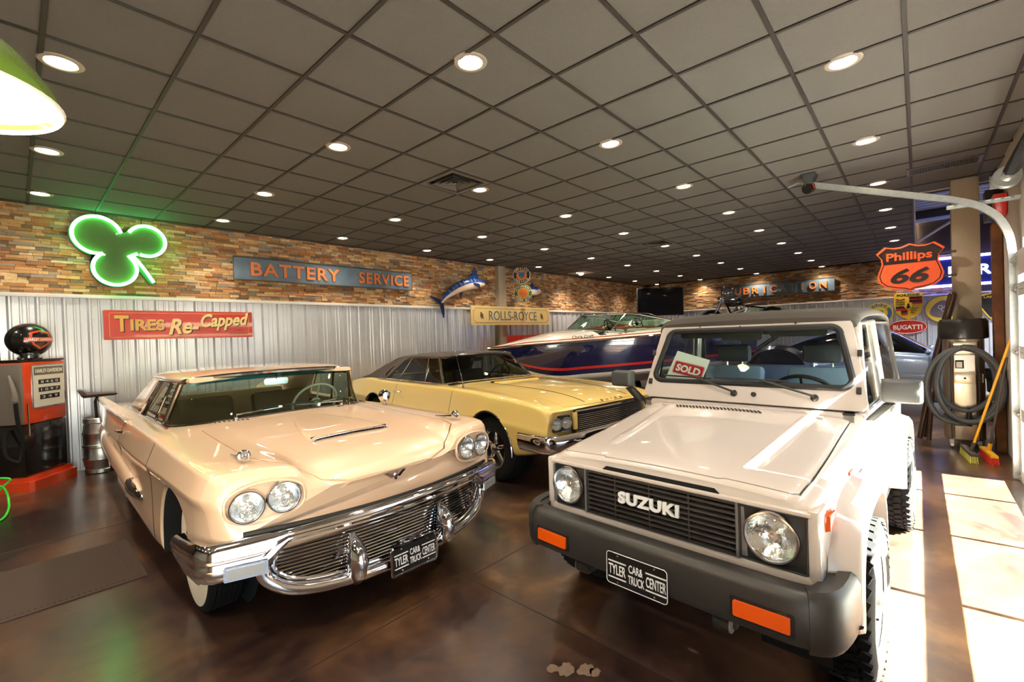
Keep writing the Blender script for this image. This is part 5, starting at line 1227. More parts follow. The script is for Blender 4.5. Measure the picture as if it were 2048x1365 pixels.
for x, z in ((-.02, .245), (-.155, -.05), (.10, -.07)): MB().cyl(Mo @ Vector((x, z, .03)), Mo @ Vector((x, z, .085)), .014, n=10).build('tube_support', 'white_paint', t)
for x, z in ((-.25, .43), (.25, .38)): MB().cyl(Mo @ Vector((x, z, 0)), Mo @ Vector((x, CEIL - 2.86, 0)), .004, n=6).build('hanger', 'black', t)
# ---- TIRES Re-Capped
mat('enamel_red', (204, 48, 28), .3, coat=.8, vary=.12, vscale=5); mat('sign_gold', (222, 172, 84), .4); mat('sign_cream', (240, 214, 150), .4); mat('drop_black', (30, 16, 12), .5)
t = thing('tire_sign', 'red enamel sign reading TIRES Re-Capped on the ribbed wall', 'sign', (1.70, YL - .075, 1.885))
w, h_ = 1.80, .40
Mo = frame((0, 0, 0), (1, 0, 0), (0, 0, 1)) @ tilt(.0)
MB().prism(rrect(w, h_, .015), Mo @ Matrix.Translation((0, 0, -.02)), .025).build('panel', 'enamel_red', t, None)
MB().tube([Mo @ Vector((x, y, .006)) for x, y in rrect(w - .12, h_ - .07, .02)], .004, 4, True).build('border', 'sign_gold', t)
def two(s, m, M, w, h, **k):
    text('lettering_shadow', s, 'drop_black', t, M @ Matrix.Translation((.012, -.010, -.001)), w, h, .003, **k); text('lettering', s, m, t, M, w, h, .006, **k)
two('T', 'sign_gold', Mo @ Matrix.Translation((-.715, .02, .006)), .15, .22, bold=.03); two('IRES', 'sign_gold', Mo @ Matrix.Translation((-.435, .0, .006)), .38, .16, bold=.03)
two('Re-', 'sign_cream', Mo @ Matrix.Translation((-.02, -.02, .006)) @ tilt(.06), .38, .23, shear=.35, bold=.03); two('Capped', 'sign_cream', Mo @ Matrix.Translation((.52, .045, .006)) @ tilt(.05), .66, .26, shear=.35, bold=.03)
text('small_lettering', 'Fully', 'drop_black', t, Mo @ Matrix.Translation((.70, -.085, .006)), .11, .036, .002); text('small_lettering', 'Guaranteed', 'drop_black', t, Mo @ Matrix.Translation((.70, -.135, .006)), .26, .03, .002)
# ---- BATTERY SERVICE
mat('slate_blue', (96, 116, 134), .5, vary=.25, vscale=6); mat('copper_letter', (214, 120, 62), .4); mat('sign_frame', (70, 62, 54), .5)
def plank_sign(name, label, s, M, w, h, m, lm, loc):
    t = thing(name, label, 'sign', loc)
    MB().prism([(-w / 2, -h / 2), (w / 2, -h / 2), (w / 2, h / 2), (-w / 2, h / 2)], M, .03).build('board', m, t, None)
    MB().tube([M @ Vector((x, y, .03)) for x, y in ((-w / 2, -h / 2), (w / 2, -h / 2), (w / 2, h / 2), (-w / 2, h / 2))], .014, 4, True).build('frame', 'sign_frame', t, None)
    for x in (-w * .4, w * .4): MB().box(x - .03, x + .03, -h * .4, h * .4, -.10, 0, M).build('wall_bracket', 'sign_frame', t, None)
    return t
M0 = frame((0, 0, 0), (1, 0, 0), (0, 0, 1)); M1 = frame((0, 0, 0), (0, -1, 0), (0, 0, 1))
t = plank_sign('battery_sign', 'slate blue sign with copper letters BATTERY SERVICE on stone wall', '', M0, 3.36, .36, 'slate_blue', 'copper_letter', (4.03, YL - .09, 2.785))
text('lettering', 'BATTERY', 'copper_letter', t, M0 @ Matrix.Translation((-.69, 0, .03)), 1.50, .22, .03, bold=.02, spacing=1.15); text('lettering', 'SERVICE', 'copper_letter', t, M0 @ Matrix.Translation((1.02, 0, .03)), 1.14, .22, .03, bold=.02, spacing=1.15)
# ---- LUBRICATION
t = plank_sign('lubrication_sign', 'dark slate sign with copper letters LUBRICATION on back wall', '', M1, 3.3, .40, 'slate_blue', 'copper_letter', (XB - .09, 3.52, 2.83))
mat('copper_dull', (150, 122, 100), .5)
for k, ch in enumerate('LUBRICATION'):
    text('letter', ch, 'copper_dull' if k in (0, 6, 7, 8) else 'copper_letter', t, M1 @ Matrix.Translation((-1.36 + k * .272, 0, .03)), .06 if ch == 'I' else .20, .235, .035, bold=.02)
# ---- ROLLS-ROYCE
mat('rr_cream', (238, 208, 140), .5); mat('rr_blue', (92, 116, 132), .5)
t = thing('coachmaker_sign', 'long cream board with blue capital letters hung before the column', 'sign', (8.80, YL - .22, 2.085))
w, h_ = 3.05, .47
MB().prism(rrect(w, h_, .02), M0, .03).build('board', 'rr_cream', t, None)
q = [(-w / 2 + .13, h_ / 2 - .06), (w / 2 - .13, h_ / 2 - .06), (w / 2 - .13, h_ / 2 - .11), (w / 2 - .07, h_ / 2 - .11), (w / 2 - .07, -h_ / 2 + .11), (w / 2 - .13, -h_ / 2 + .11), (w / 2 - .13, -h_ / 2 + .06), (-w / 2 + .13, -h_ / 2 + .06), (-w / 2 + .13, -h_ / 2 + .11), (-w / 2 + .07, -h_ / 2 + .11), (-w / 2 + .07, h_ / 2 - .11), (-w / 2 + .13, h_ / 2 - .11)]
MB().tube([M0 @ Vector((x, y, .031)) for x, y in q], .004, 4, True).build('border', 'sign_frame', t, None)
text('lettering', 'ROLLS-ROYCE', 'rr_blue', t, M0 @ Matrix.Translation((0, 0, .03)), 1.86, .235, .006)
for s in (-1, 1):
    text('monogram', 'R', 'sign_frame', t, M0 @ Matrix.Translation((s * 1.17 - .012, .012, .03)), .085, .13, .004, bold=.01); text('monogram', 'R', 'sign_frame', t, M0 @ Matrix.Translation((s * 1.17 + .022, -.022, .03)), .085, .13, .004, bold=.01)
MB().box(-.1, .1, .0, .12, -.1, .1, Matrix.Translation((0, 0, .12))).build('wall_bracket', 'sign_frame', t, None)
# column on the left wall
MB().box(8.36, 8.62, YL - .16, YL, 0, CEIL, bev=.004).build('trim_1', 'column_paint', None, kind='structure')
# ---- round plates
mat('sign_black', (22, 20, 20), .3, coat=.5); mat('sign_orange', (236, 130, 36), .35); mat('sign_yellow', (240, 206, 70), .35); mat('sign_green', (54, 96, 44), .35); mat('sign_white', (240, 238, 228), .4); mat('sign_blue', (70, 110, 150), .4)
def disc(name, M, r, m, t, d0, d): return MB().prism([(r * math.cos(2 * PI * k / 48), r * math.sin(2 * PI * k / 48)) for k in range(48)], M @ Matrix.Translation((0, 0, d0)), d).build(name, m, t, None)
MR = frame((0, 0, 0), (.66, -.75, 0), (0, 0, 1))
t = thing('service_plate', 'round black and orange enamel sign reading OFFICIAL SERVICE', 'sign', (9.10, YL - .30, 3.17))
disc('rim', MR, .228, 'sign_white', t, 0, .012); disc('face', MR, .216, 'sign_black', t, .012, .004); disc('centre', MR, .140, 'sign_orange', t, .016, .003)
ring_text('lettering', 'OFFICIAL', 'sign_white', t, MR @ Matrix.Translation((0, 0, .016)), .178, 150, 30, .042, .052); ring_text('lettering', 'SERVICE', 'sign_white', t, MR @ Matrix.Translation((0, 0, .016)), .178, 215, 325, .042, .052, inward=True)
MB().prism([(-.075, .09), (0, .075), (.075, .09), (.09, .05), (.075, -.03), (0, -.10), (-.075, -.03), (-.09, .05)], MR @ Matrix.Translation((0, 0, .019)), .004).build('shield', 'sign_blue', t, None)
text('small_lettering', 'UNITED\nMOTORS', 'sign_black', t, MR @ Matrix.Translation((0, .015, .023)), .11, .07, .002)
t = thing('green_plate', 'round green and yellow enamel plate below the black round plate', 'sign', (9.14, YL - .30, 2.69))
disc('rim', MR, .240, 'sign_yellow', t, 0, .012); disc('face', MR, .229, 'sign_green', t, .012, .004); disc('centre', MR, .148, 'sign_yellow', t, .016, .003); disc('bullseye', MR, .132, 'sign_orange', t, .019, .001)
ring_text('lettering', 'AUTOMOBILE', 'sign_white', t, MR @ Matrix.Translation((0, 0, .016)), .188, 160, 20, .040, .052); ring_text('lettering', 'GREEN BOOK', 'sign_white', t, MR @ Matrix.Translation((0, 0, .016)), .188, 205, 335, .040, .052, inward=True)
text('small_lettering', 'OFFICIAL\nINSPECTED', 'enamel_red', t, MR @ Matrix.Translation((0, .0, .020)), .19, .09, .002)
for o_ in [o for o in bpy.data.objects if o.name in ('service_plate', 'green_plate')]: MB().box(-.015, .015, .01, .25, -.015, .015).build('wall_bracket', 'sign_frame', o_, None)
# ---- back wall emblems
t = thing('crest_sign', 'yellow crest shield sign with red and black stripes on back wall', 'sign', (XB - .07, .19, 2.02))
sh = [(-.30, .36), (-.15, .385), (0, .37), (.15, .385), (.30, .36), (.31, .05), (.27, -.16), (.16, -.29), (0, -.38), (-.16, -.29), (-.27, -.16), (-.31, .05)]
mat('crest_gold', (236, 190, 52), .35); mat('crest_red', (190, 40, 30), .35)
MB().prism(sh, M1, .02).build('shield', 'crest_gold', t, None)
for x0, x1, y0, y1 in ((.02, .29, .06, .26), (-.27, -.02, -.24, 0)):
    for k in range(4):
        yy0 = y0 + (y1 - y0) * k / 4; yy1 = yy0 + (y1 - y0) / 4
        xa = max(x0, -.16) if yy0 < -.15 else x0
        MB().box(xa, x1, yy0, yy1, .02, .024, M1).build('stripe', 'crest_red' if k % 2 == 0 else 'sign_black', t, None)
for k in range(3):
    MB().tube([M1 @ Vector((-.27 + i * .04, .06 + k * .07 + .018 * math.sin(i * 1.8), .023)) for i in range(6)], .009, 5).build('antler', 'sign_black', t); MB().tube([M1 @ Vector((.04 + i * .04, -.06 - k * .06 + .018 * math.sin(i * 1.8), .023)) for i in range(5 - k)], .009, 5).build('antler', 'sign_black', t)
MB().prism([(-.085, .10), (.085, .10), (.085, -.03), (0, -.11), (-.085, -.03)], M1 @ Matrix.Translation((0, 0, .024)), .004).build('centre_shield', 'crest_gold', t, None)
MB().prism(chaikin([(-.02, -.07), (-.05, -.02), (-.02, .02), (-.03, .06), (.0, .085), (.03, .06), (.02, .02), (.05, -.03), (.01, -.06)], 1, True), M1 @ Matrix.Translation((0, 0, .028)), .003).build('horse', 'sign_black', t, None)
text('lettering', 'PORSCHE', 'sign_black', t, M1 @ Matrix.Translation((0, .315, .02)), .48, .07, .004, bold=.02)
t = thing('roundel_sign', 'round blue and yellow emblem sign beside the off-roader roof', 'sign', (XB - .07, .83, 1.86))
disc('rim', M1, .31, 'sign_yellow', t, 0, .02); disc('face', M1, .285, 'sign_blue', t, .02, .004); disc('centre', M1, .19, 'sign_yellow', t, .024, .004)
ring_text('lettering', 'DODGE', 'sign_yellow', t, M1 @ Matrix.Translation((0, 0, .024)), .245, 140, 40, .075, .075); text('monogram', 'DB', 'sign_blue', t, M1 @ Matrix.Translation((0, 0, .028)), .20, .16, .004, bold=.02)
t = thing('yellow_badge_sign', 'round yellow emblem sign with grey triangular badge', 'sign', (XB - .07, -.52, 1.90))
mat('badge_grey', (120, 112, 116), .4)
disc('face', M1, .37, 'sign_yellow', t, 0, .02); MB().tube([M1 @ Vector((.37 * math.cos(a), .37 * math.sin(a), .015)) for a in np.linspace(0, 2 * PI, 49)[:-1]], .014, 6, True).build('rim', 'badge_grey', t)
MB().prism(chaikin([(-.30, -.16), (0, -.26), (.30, -.16), (.22, .10), (0, .27), (-.22, .10)], 2, True), M1 @ Matrix.Translation((0, 0, .02)), .006).build('badge', 'badge_grey', t, None)
for p in ((-.06, .05), (.06, .05), (0, -.02)): MB().tube([M1 @ Vector((p[0] + .045 * math.cos(a), p[1] + .045 * math.sin(a), .028)) for a in np.linspace(0, 2 * PI, 17)[:-1]], .006, 5, True).build('monogram', 'sign_white', t)
t = thing('red_oval_sign', 'red oval sign with white letters low on the ribbed back wall', 'sign', (XB - .07, .22, 1.44))
MB().prism([(.42 * math.cos(2 * PI * k / 48), .20 * math.sin(2 * PI * k / 48)) for k in range(48)], M1, .02).build('face', 'enamel_red', t, None)
MB().tube([M1 @ Vector((.40 * math.cos(a), .185 * math.sin(a), .021)) for a in np.linspace(0, 2 * PI, 49)[:-1]], .006, 5, True).build('rim', 'sign_white', t); text('lettering', 'BUGATTI', 'sign_white', t, M1 @ Matrix.Translation((0, -.01, .02)), .62, .13, .005, bold=.03)
t = thing('bull_shield_sign', 'black shield sign with gold rim on back wall beside timber post', 'sign', (XB - .07, -1.60, 1.90))
MB().prism([(-.42, .30), (0, .40), (.42, .30), (.40, .0), (.24, -.28), (0, -.44), (-.24, -.28), (-.40, .0)], M1, .02).build('rim', 'crest_gold', t, None); MB().prism([(-.385, .275), (0, .37), (.385, .275), (.365, .0), (.22, -.26), (0, -.40), (-.22, -.26), (-.365, .0)], M1 @ Matrix.Translation((0, 0, .02)), .004).build('face', 'sign_black', t, None)
text('lettering', 'LAMBORGHINI', 'crest_gold', t, M1 @ Matrix.Translation((0, .255, .024)), .64, .06, .004, bold=.02)
MB().prism(chaikin([(-.16, -.10), (-.10, .04), (.02, .08), (.14, .02), (.18, -.10), (.10, -.04), (.06, -.16), (0, -.04), (-.08, -.16)], 1, True), M1 @ Matrix.Translation((0, 0, .024)), .006).build('bull', 'crest_gold', t, None)
# ---- blue neon sign of the side bay
mat('neon_blue', (150, 170, 255), .4, emit=(.30, .30, 1), estr=9); mat('neon_white', (255, 255, 255), .4, emit=(.75, .8, 1), estr=2); mat('sign_navy', (16, 22, 84), .4, emit=(.02, .035, .28), estr=.15)
t = thing('blue_neon_sign', 'dark blue sign with white letters between two glowing violet neon tubes', 'neon sign', (XB - .09, -1.05, 2.88))
MB().box(-1.25, 1.25, -.36, .36, 0, .06, M1).build('panel', 'sign_navy', t, None)
for z in (-.37, .37): MB().cyl(M1 @ Vector((-1.25, z, .09)), M1 @ Vector((1.25, z, .09)), .035, n=10).build('neon_tube', 'neon_blue', t)
for s_, x, w in (('P', -.34, .16), ('Rc', .34, .40), ('A', -.72, .2)): text('letter', s_, 'neon_white', t, M1 @ Matrix.Translation((x, 0, .06)), w, .27, .03, bold=.03)
# ---- orange shield gas sign on the column
MB().box(8.16, 8.42, -.60, -.345, 0, CEIL, bev=.004).build('trim_2', 'column_paint', None, kind='structure')
mat('shield_orange', (240, 96, 52), .3, coat=.4); mat('shield_black', (40, 24, 20), .35)
t = thing('shield_sign', 'orange and black shield gas station sign with numerals 66', 'sign', (8.05, .07, 2.295))
sh = [(-.345, .215), (-.25, .30), (-.165, .275), (-.085, .28), (0, .315), (.085, .28), (.165, .275), (.25, .30), (.345, .215), (.295, .145), (.285, .06), (.315, -.03), (.335, -.11), (.315, -.19), (.25, -.255), (.14, -.285), (.05, -.30), (0, -.325), (-.05, -.30), (-.14, -.285), (-.25, -.255), (-.315, -.19), (-.335, -.11), (-.315, -.03), (-.285, .06), (-.295, .145)]
sh2 = [(x * .92, y * .92) for x, y in sh]
MB().prism(sh, M1, .025).build('panel', 'shield_orange', t, None)
up = [p for p in sh2 if p[1] > .05]; up = sorted(up, key=lambda p: math.atan2(p[1] - .02, p[0]))
MB().prism([(.272, .055)] + up + [(-.272, .055)], M1 @ Matrix.Translation((0, 0, .025)), .003).build('black_field', 'shield_black', t, None)
MB().tube([M1 @ Vector((x, y, .027)) for x, y in sh2], .005, 4, True).build('outline', 'shield_black', t, None)
text('lettering', 'Phillips', 'shield_orange', t, M1 @ Matrix.Translation((-.005, .135, .028)), .46, .14, .005, bold=.025); text('numerals', '66', 'shield_black', t, M1 @ Matrix.Translation((0, -.115, .025)), .39, .20, .006, shear=.25, bold=.035)
for z in (-.15, .15): MB().box(0, .06, -.45, -.2, z - .012, z + .012).build('wall_bracket', 'sign_frame', t, None)
# ---- television in the far corner
t = thing('television', 'wide black flat television hung across the far corner', 'television', (15.65, 6.87, 2.62), math.radians(-45))
Mt = frame((0, 0, 0), (math.cos(0), 0, 0), (0, 0, 1))
mat('screen', (6, 7, 12), .15, coat=.5)
b = MB().box(-.85, .85, -.0, .06, -.50, .50, bev=.006).build('cabinet', 'black_plastic', t); MB().box(-.83, .83, -.004, .0, -.48, .48).build('screen', 'screen', t, None)
MB().box(-.83, .83, .062, .066, -.48, .48).build('back_panel', 'black', t, None); MB().cyl((0, .03, .5), (0, .03, CEIL - 2.62), .025, n=10).build('ceiling_pole', 'black', t)
# ================================================================== mounted fish
mat('fish_blue', (24, 48, 122), .18, coat=1, rgb2=(44, 92, 170), vscale=14); mat('fish_belly', (226, 190, 150), .2, coat=1, rgb2=(206, 206, 206), vscale=4); mat('fish_dark', (20, 28, 62), .3, coat=.6)
def fish(name, label, spine, fins, y, split=.1):
    t = thing(name, label, 'mounted fish', (spine[0][0], y, spine[0][1])); ox, oz = spine[0][0], spine[0][1]
    P = curve3([(x - ox, z - oz, rv, rt) for x, z, rv, rt in spine], 30)
    def ring(lo, hi, n=13):
        rows = []
        for i, (x, z, rv, rt) in enumerate(P):
            a, b = P[max(i - 1, 0)], P[min(i + 1, len(P) - 1)]; tx, tz = b[0] - a[0], b[1] - a[1]; l = math.hypot(tx, tz); nx, nz = -tz / l, tx / l
            rows.append([(x + nx * rv * math.sin(q), -rt * math.cos(q), z + nz * rv * math.sin(q)) for q in np.linspace(lo, hi, n)])
        return rows
    for nm, lo, hi, m in (('back', split, PI - split, 'fish_blue'), ('belly', split - 0, -PI - split + 0, 'fish_belly')):
        mb = MB(); mb.grid(ring(lo, hi)); mb.build(nm, m, t, 60)
    for nm, poly, m, yy in fins:
        pts = [(x - ox, z - oz) for x, z in poly]; MB().prism(chaikin(pts, 1, True) if len(pts) > 4 else pts, frame((0, yy, 0), (1, 0, 0), (0, 0, 1)), .008).build(nm, m, t, None)
    MB().sphere((P[-4][0], -P[-4][3] * .92, P[-4][1] + .015), .016, 10).build('eye', 'black', t)
    return t
sp = [(6.46, 2.36, .03, .02), (6.55, 2.46, .05, .03), (6.75, 2.60, .09, .055), (7.0, 2.73, .125, .075), (7.3, 2.83, .145, .09), (7.55, 2.87, .14, .09), (7.72, 2.88, .11, .075), (7.84, 2.87, .05, .04)]
fm_ = fish('mounted_marlin', 'blue and silver marlin mounted on the stone wall, leaping right', sp, [
    ('dorsal_fin', [(6.72, 2.68), (7.0, 2.86), (7.3, 2.985), (7.45, 3.08), (7.52, 3.30), (7.58, 3.16), (7.66, 2.98), (7.5, 2.96), (7.2, 2.90)], 'fish_blue', 0),
    ('tail_fin', [(6.50, 2.42), (6.36, 2.46), (6.10, 2.52), (6.30, 2.40), (6.42, 2.30)], 'fish_dark', 0), ('tail_fin', [(6.42, 2.36), (6.44, 2.2), (6.53, 1.96), (6.55, 2.2), (6.52, 2.40)], 'fish_dark', 0),
    ('pectoral_fin', [(7.60, 2.84), (7.50, 2.86), (7.36, 2.86), (7.46, 2.80), (7.58, 2.70)], 'fish_dark', -.10), ('pelvic_fin', [(7.10, 2.66), (6.98, 2.62), (7.03, 2.48), (7.08, 2.56)], 'fish_dark', -.02)], YL - .15)
MB().tube([(7.80 - 6.46, 0, 2.885 - 2.36), (7.95 - 6.46, 0, 2.90 - 2.36), (8.26 - 6.46, 0, 2.94 - 2.36)], [.03, .014, .004], 8).build('bill', 'fish_dark', fm_)
for k in range(9):
    x = 6.72 + k * .11; zz = np.interp(x, [a[0] for a in sp], [a[1] for a in sp]); rv = np.interp(x, [a[0] for a in sp], [a[2] for a in sp]); rt = np.interp(x, [a[0] for a in sp], [a[3] for a in sp])
    MB().tube([(x - 6.46 - .02, -rt * .97, zz - 2.36 + rv * .25), (x - 6.46 - .035, -rt * .85, zz - 2.36 + rv * .55), (x - 6.46 - .05, -rt * .6, zz - 2.36 + rv * .82)], .004, 5).build('stripe', 'sign_white', fm_)
MB().cyl((.8, .02, .42), (.8, .11, .42), .04, n=12).build('wall_mount', 'black', fm_)
mat('tuna_back', (26, 30, 52), .25, coat=1)
t = fish('mounted_tuna', 'small dark-backed tuna mounted on stone wall beside round signs', [(9.42, 2.80, .02, .015), (9.55, 2.80, .08, .04), (9.75, 2.80, .135, .07), (9.95, 2.80, .12, .065), (10.1, 2.81, .06, .04), (10.18, 2.82, .02, .015)], [
    ('dorsal_fin', [(9.66, 2.92), (9.74, 3.06), (9.80, 2.93)], 'fish_dark', 0), ('anal_fin', [(9.70, 2.68), (9.74, 2.56), (9.80, 2.68)], 'sign_yellow', 0), ('tail_fin', [(9.45, 2.80), (9.30, 2.98), (9.36, 2.80), (9.30, 2.62)], 'fish_dark', 0)], YL - .13, .25)
t.children[0].data.materials[0] = MATS['tuna_back']; MB().cyl((.35, .02, 0), (.35, .1, 0), .03, n=10).build('wall_mount', 'black', t)
# ================================================================== gas pump
mat('pump_orange', (226, 72, 26), .3, coat=.8); mat('pump_black', (16, 15, 16), .25, coat=.8); mat('pump_grey', (120, 112, 104), .5); mat('pump_white', (232, 228, 216), .4)
t = thing('gas_pump', 'black and orange vintage gas pump with round black globe on top', 'gas pump', (.045, 7.40, 0), math.radians(52))
MB().prism([(-.03, -.05), (.0, -.08), (.60, -.08), (.62, -.05), (.62, .30), (-.03, .30)], Matrix.Translation((0, 0, 0)), .11).prism([(-.015, -.03), (.60, -.03), (.60, .28), (-.015, .28)], Matrix.Translation((0, 0, .11)), .05).build('base_skirt', 'pump_orange', t, None)
MB().box(0, .585, 0, .27, .16, .74, bev=.012).build('lower_case', 'pump_black', t)
hd = MB().box(0, .585, -.012, .27, .74, 1.45, bev=.03).build('head_case', 'pump_orange', t)
MB().box(-.012, .05, .0, .26, .75, 1.43, bev=.01).build('nozzle_side', 'pump_grey', hd)
MB().prism(rrect(.46, .50, .02), frame((.325, -.012, 1.16), (1, 0, 0), (0, 0, 1)), .010).build('display_frame', 'chrome_worn', hd); Md = frame((.325, -.022, 1.16), (1, 0, 0), (0, 0, 1))
MB().prism(rrect(.43, .47, .01), Md, .002).build('display_face', 'pump_white', hd, None)
MB().box(-.205, .205, .13, .225, .002, .004, Md).build('header_band', 'pump_grey', hd, None); text('lettering', 'HARLEY-DAVIDSON', 'sign_white', hd, Md @ Matrix.Translation((0, .178, .004)), .37, .045, .002, bold=.02)
for k, y in enumerate((.05, -.04, -.125)):
    w = .30 - .03 * (k == 2); MB().box(-w / 2, w / 2, y - .026, y + .026, .002, .005, Md).build('price_window', 'sign_black', hd, None); text('price_digits', ('8 4 6 0', '1 0 9 7', '3 4 9')[k], 'sign_white', hd, Md @ Matrix.Translation((0, y, .005)), w * .8, .03, .001)
MB().tube([(.03, -.02, .98), (.03, -.028, .62)], .006, 6).build('crank_rod', 'chrome', t)
MB().box(0, .585, .0, .27, 1.45, 1.475, bev=.006).build('cap', 'pump_black', t)
gl_ = MB().lathe([(.10, 1.475), (.11, 1.49), (.085, 1.52), (.08, 1.53)], Matrix.Translation((.27, .12, 0)), 32).build('globe_collar', 'chrome', t)
gc = Vector((.27, .12, 1.70)); MB().sphere(gc, .195, 36).build('globe', 'pump_black', t)
nd = Vector((.25, -1, -.02)).normalized(); nd = (Matrix.Rotation(math.radians(-52), 3, 'Z') @ Vector((-.02, -1, -.02))).normalized()
nd = (Matrix.Rotation(math.radians(-22), 3, 'Z') @ Vector((0, -1, 0))).normalized()
Mg = frame(gc + nd * .192, Vector((-nd.y, nd.x, 0)), (0, 0, 1))
def wrap(o):
    for v in o.data.vertices:
        d = (Mg.inverted() @ v.co); r = math.hypot(d.x, d.y); v.co = v.co - nd * (.195 - math.sqrt(max(.195 ** 2 - r * r, 0)))
def densep(poly, M, d, name, m, par):
    b = MB(); rows = []
    c = Vector((sum(p[0] for p in poly) / len(poly), sum(p[1] for p in poly) / len(poly)))
    ring = [Vector(p) for p in dense([(x, y, 0) for x, y in poly], .015, True)]
    b.grid([[M @ Vector((c.x + (p.x - c.x) * q, c.y + (p.y - c.y) * q, d)) for p in ring] for q in (.01, .25, .5, .75, 1)], False, True); o = b.build(name, m, par, None); wrap(o); return o
densep([(-.085, .085), (0, .11), (.085, .085), (.10, .02), (.07, -.06), (0, -.115), (-.07, -.06), (-.10, .02)], Mg, .004, 'shield', 'pump_orange', t)
densep([(-.07, .07), (0, .09), (.07, .07), (.08, .02), (.055, -.05), (0, -.09), (-.055, -.05), (-.08, .02)], Mg, .006, 'shield_field', 'pump_black', t)
densep([(-.135, .026), (.135, .026), (.135, -.026), (-.135, -.026)], Mg, .008, 'name_bar', 'pump_orange', t); wrap(text('lettering', 'HARLEY-DAVIDSON', 'sign_white', t, Mg @ Matrix.Translation((0, 0, .009)), .245, .032, .002, bold=.02))
nz_ = MB().tube([(-.03, .10, 1.30), (-.06, .06, 1.24), (-.075, .02, 1.10), (-.08, .01, 1.02)], [.014, .02, .026, .03], 10).tube([(-.07, .03, 1.14), (-.10, -.0, 1.06), (-.09, .01, .99)], .007, 6).build('nozzle', 'pump_grey', t)
MB().tube(curve3([(-.08, .01, 1.0), (-.10, -.02, .80), (-.09, -.05, .55), (-.14, -.04, .36), (-.16, .04, .42), (-.08, .12, .60), (-.03, .14, .70)], 30), .018, 8).build('hose', 'rubber', t)
# bright green cable by the pump
mat('cable_green', (60, 220, 60), .35, coat=.5)
MB().tube(curve3([(-.46, 6.98, .010), (-.44, 7.02, .12), (-.34, 7.05, .26), (-.25, 7.04, .29), (-.16, 7.0, .28), (-.066, 6.98, .25), (-.116, 7.0, .19), (-.17, 7.0, .13), (-.25, 6.95, .16), (-.14, 6.98, .20), (-.092, 6.96, .09), (-.085, 6.8, .02), (-.10, 6.5, .012), (-.16, 6.30, .010), (-.35, 6.30, .010)], 60), .010, 8).build('green_cable', 'cable_green', None, label='bright green cable looped beside the gas pump', cat='cable')
# ================================================================== keg stool
mat('seat_brown', (66, 34, 28), .4, coat=.3)
t = thing('keg_stool', 'steel beer keg stool with brown saddle seat beside gas pump', 'stool', (.71, 7.83, 0))
MB().lathe([(0, .0), (.15, .0), (.165, .01), (.165, .05), (.155, .06), (.168, .10), (.175, .16), (.182, .17), (.182, .19), (.175, .20), (.175, .32), (.183, .33), (.183, .36), (.175, .37), (.175, .49), (.182, .50), (.182, .52), (.175, .53), (.168, .59), (.155, .63), (.165, .64), (.165, .69), (.155, .70), (.15, .66), (0, .64)], n=40).build('keg', 'steel', t)
MB().tube([(-.03, 0, .64), (-.04, -.02, .90), (-.02, -.02, .96)], .016, 8).build('post', 'black', t)
MB().hull8([(-.16, -.12, .96), (.16, -.10, .965), (.16, .12, .965), (-.16, .12, .96)], [(-.18, -.14, 1.0), (.18, -.11, .995), (.17, .13, .995), (-.18, .13, 1.02)], .018).build('saddle', 'seat_brown', t)
MB().hull8([(-.18, -.12, 1.0), (-.12, -.12, 1.0), (-.12, .12, 1.0), (-.18, .12, 1.0)], [(-.20, -.10, 1.06), (-.16, -.10, 1.06), (-.16, .10, 1.06), (-.20, .10, 1.06)], .015).build('saddle_back', 'seat_brown', t)
# floor mat
mat('mat_rubber', (58, 40, 30), .75, bump=.2, bscale=90)
mb = MB().box(-1.0, .565, 3.93, 4.83, .0005, .006)
for k in range(56): mb.box(-.97 + k * .027, -.957 + k * .027, 3.97, 4.79, .006, .009)
mb.build('floor_mat', 'mat_rubber', None, None, label='brown ribbed rubber floor mat beside the cream hardtop', cat='mat')
# ================================================================== right side: track, drum, post, vacuum, brooms
t = thing('door_track', 'galvanised overhead door track curving up to the ceiling', 'door track', (6.47, 0, 0))
pth = [(-.69, .01), (-.69, .8), (-.69, 1.6), (-.69, 2.12)] + curve3([(-.69, 2.12), (-.675, 2.32), (-.61, 2.53), (-.47, 2.69), (-.27, 2.80)], 18)[1:] + [(.3, 3.013), (.84, 3.216), (1.0, 3.276)]
rows = []
for i, (y, z) in enumerate(pth):
    a, b = pth[max(i - 1, 0)], pth[min(i + 1, len(pth) - 1)]; ty, tz = b[0] - a[0], b[1] - a[1]; l = math.hypot(ty, tz); ny, nz2 = tz / l, -ty / l
    rows.append([(dx, y + ny * d, z + nz2 * d) for dx, d in ((-.022, .030), (-.026, .030), (-.026, -.030), (.0, -.034), (.026, -.030), (.026, .030), (.022, .030), (.022, -.026), (0, -.030), (-.022, -.026))])
mb = MB(); mb.rings(rows); mb.build('track', 'galv', t, 30)
for z in (.5, 1.2, 1.9): MB().box(.0, .10, -.75, -.70, z - .03, z + .03).build('jamb_bracket', 'galv', t, None)
mb = MB().box(-.02, .02, -.75, -.24, 2.73, 2.735).box(.016, .02, -.75, -.24, 2.70, 2.735); mb.build('perforated_angle', 'galv', t, None)
for k in range(7): MB().box(-.012, .012, -.71 + k * .065, -.685 + k * .065, 2.7285, 2.7295).build('slot', 'dark_void', t, None)
MB().tube([(0, 1.0, 3.276), (0, 1.06, 3.30), (0, 1.16, 3.27)], .006, 6).build('end_rod', 'galv', t)
eh = MB().hull8([(-.10, .86, 3.365), (.10, .86, 3.365), (.06, 1.0, 3.365), (-.12, 1.0, 3.365)], [(-.04, .93, 3.20), (.04, .93, 3.20), (.03, .97, 3.20), (-.04, .97, 3.20)]).build('end_hanger', 'black', t, None)
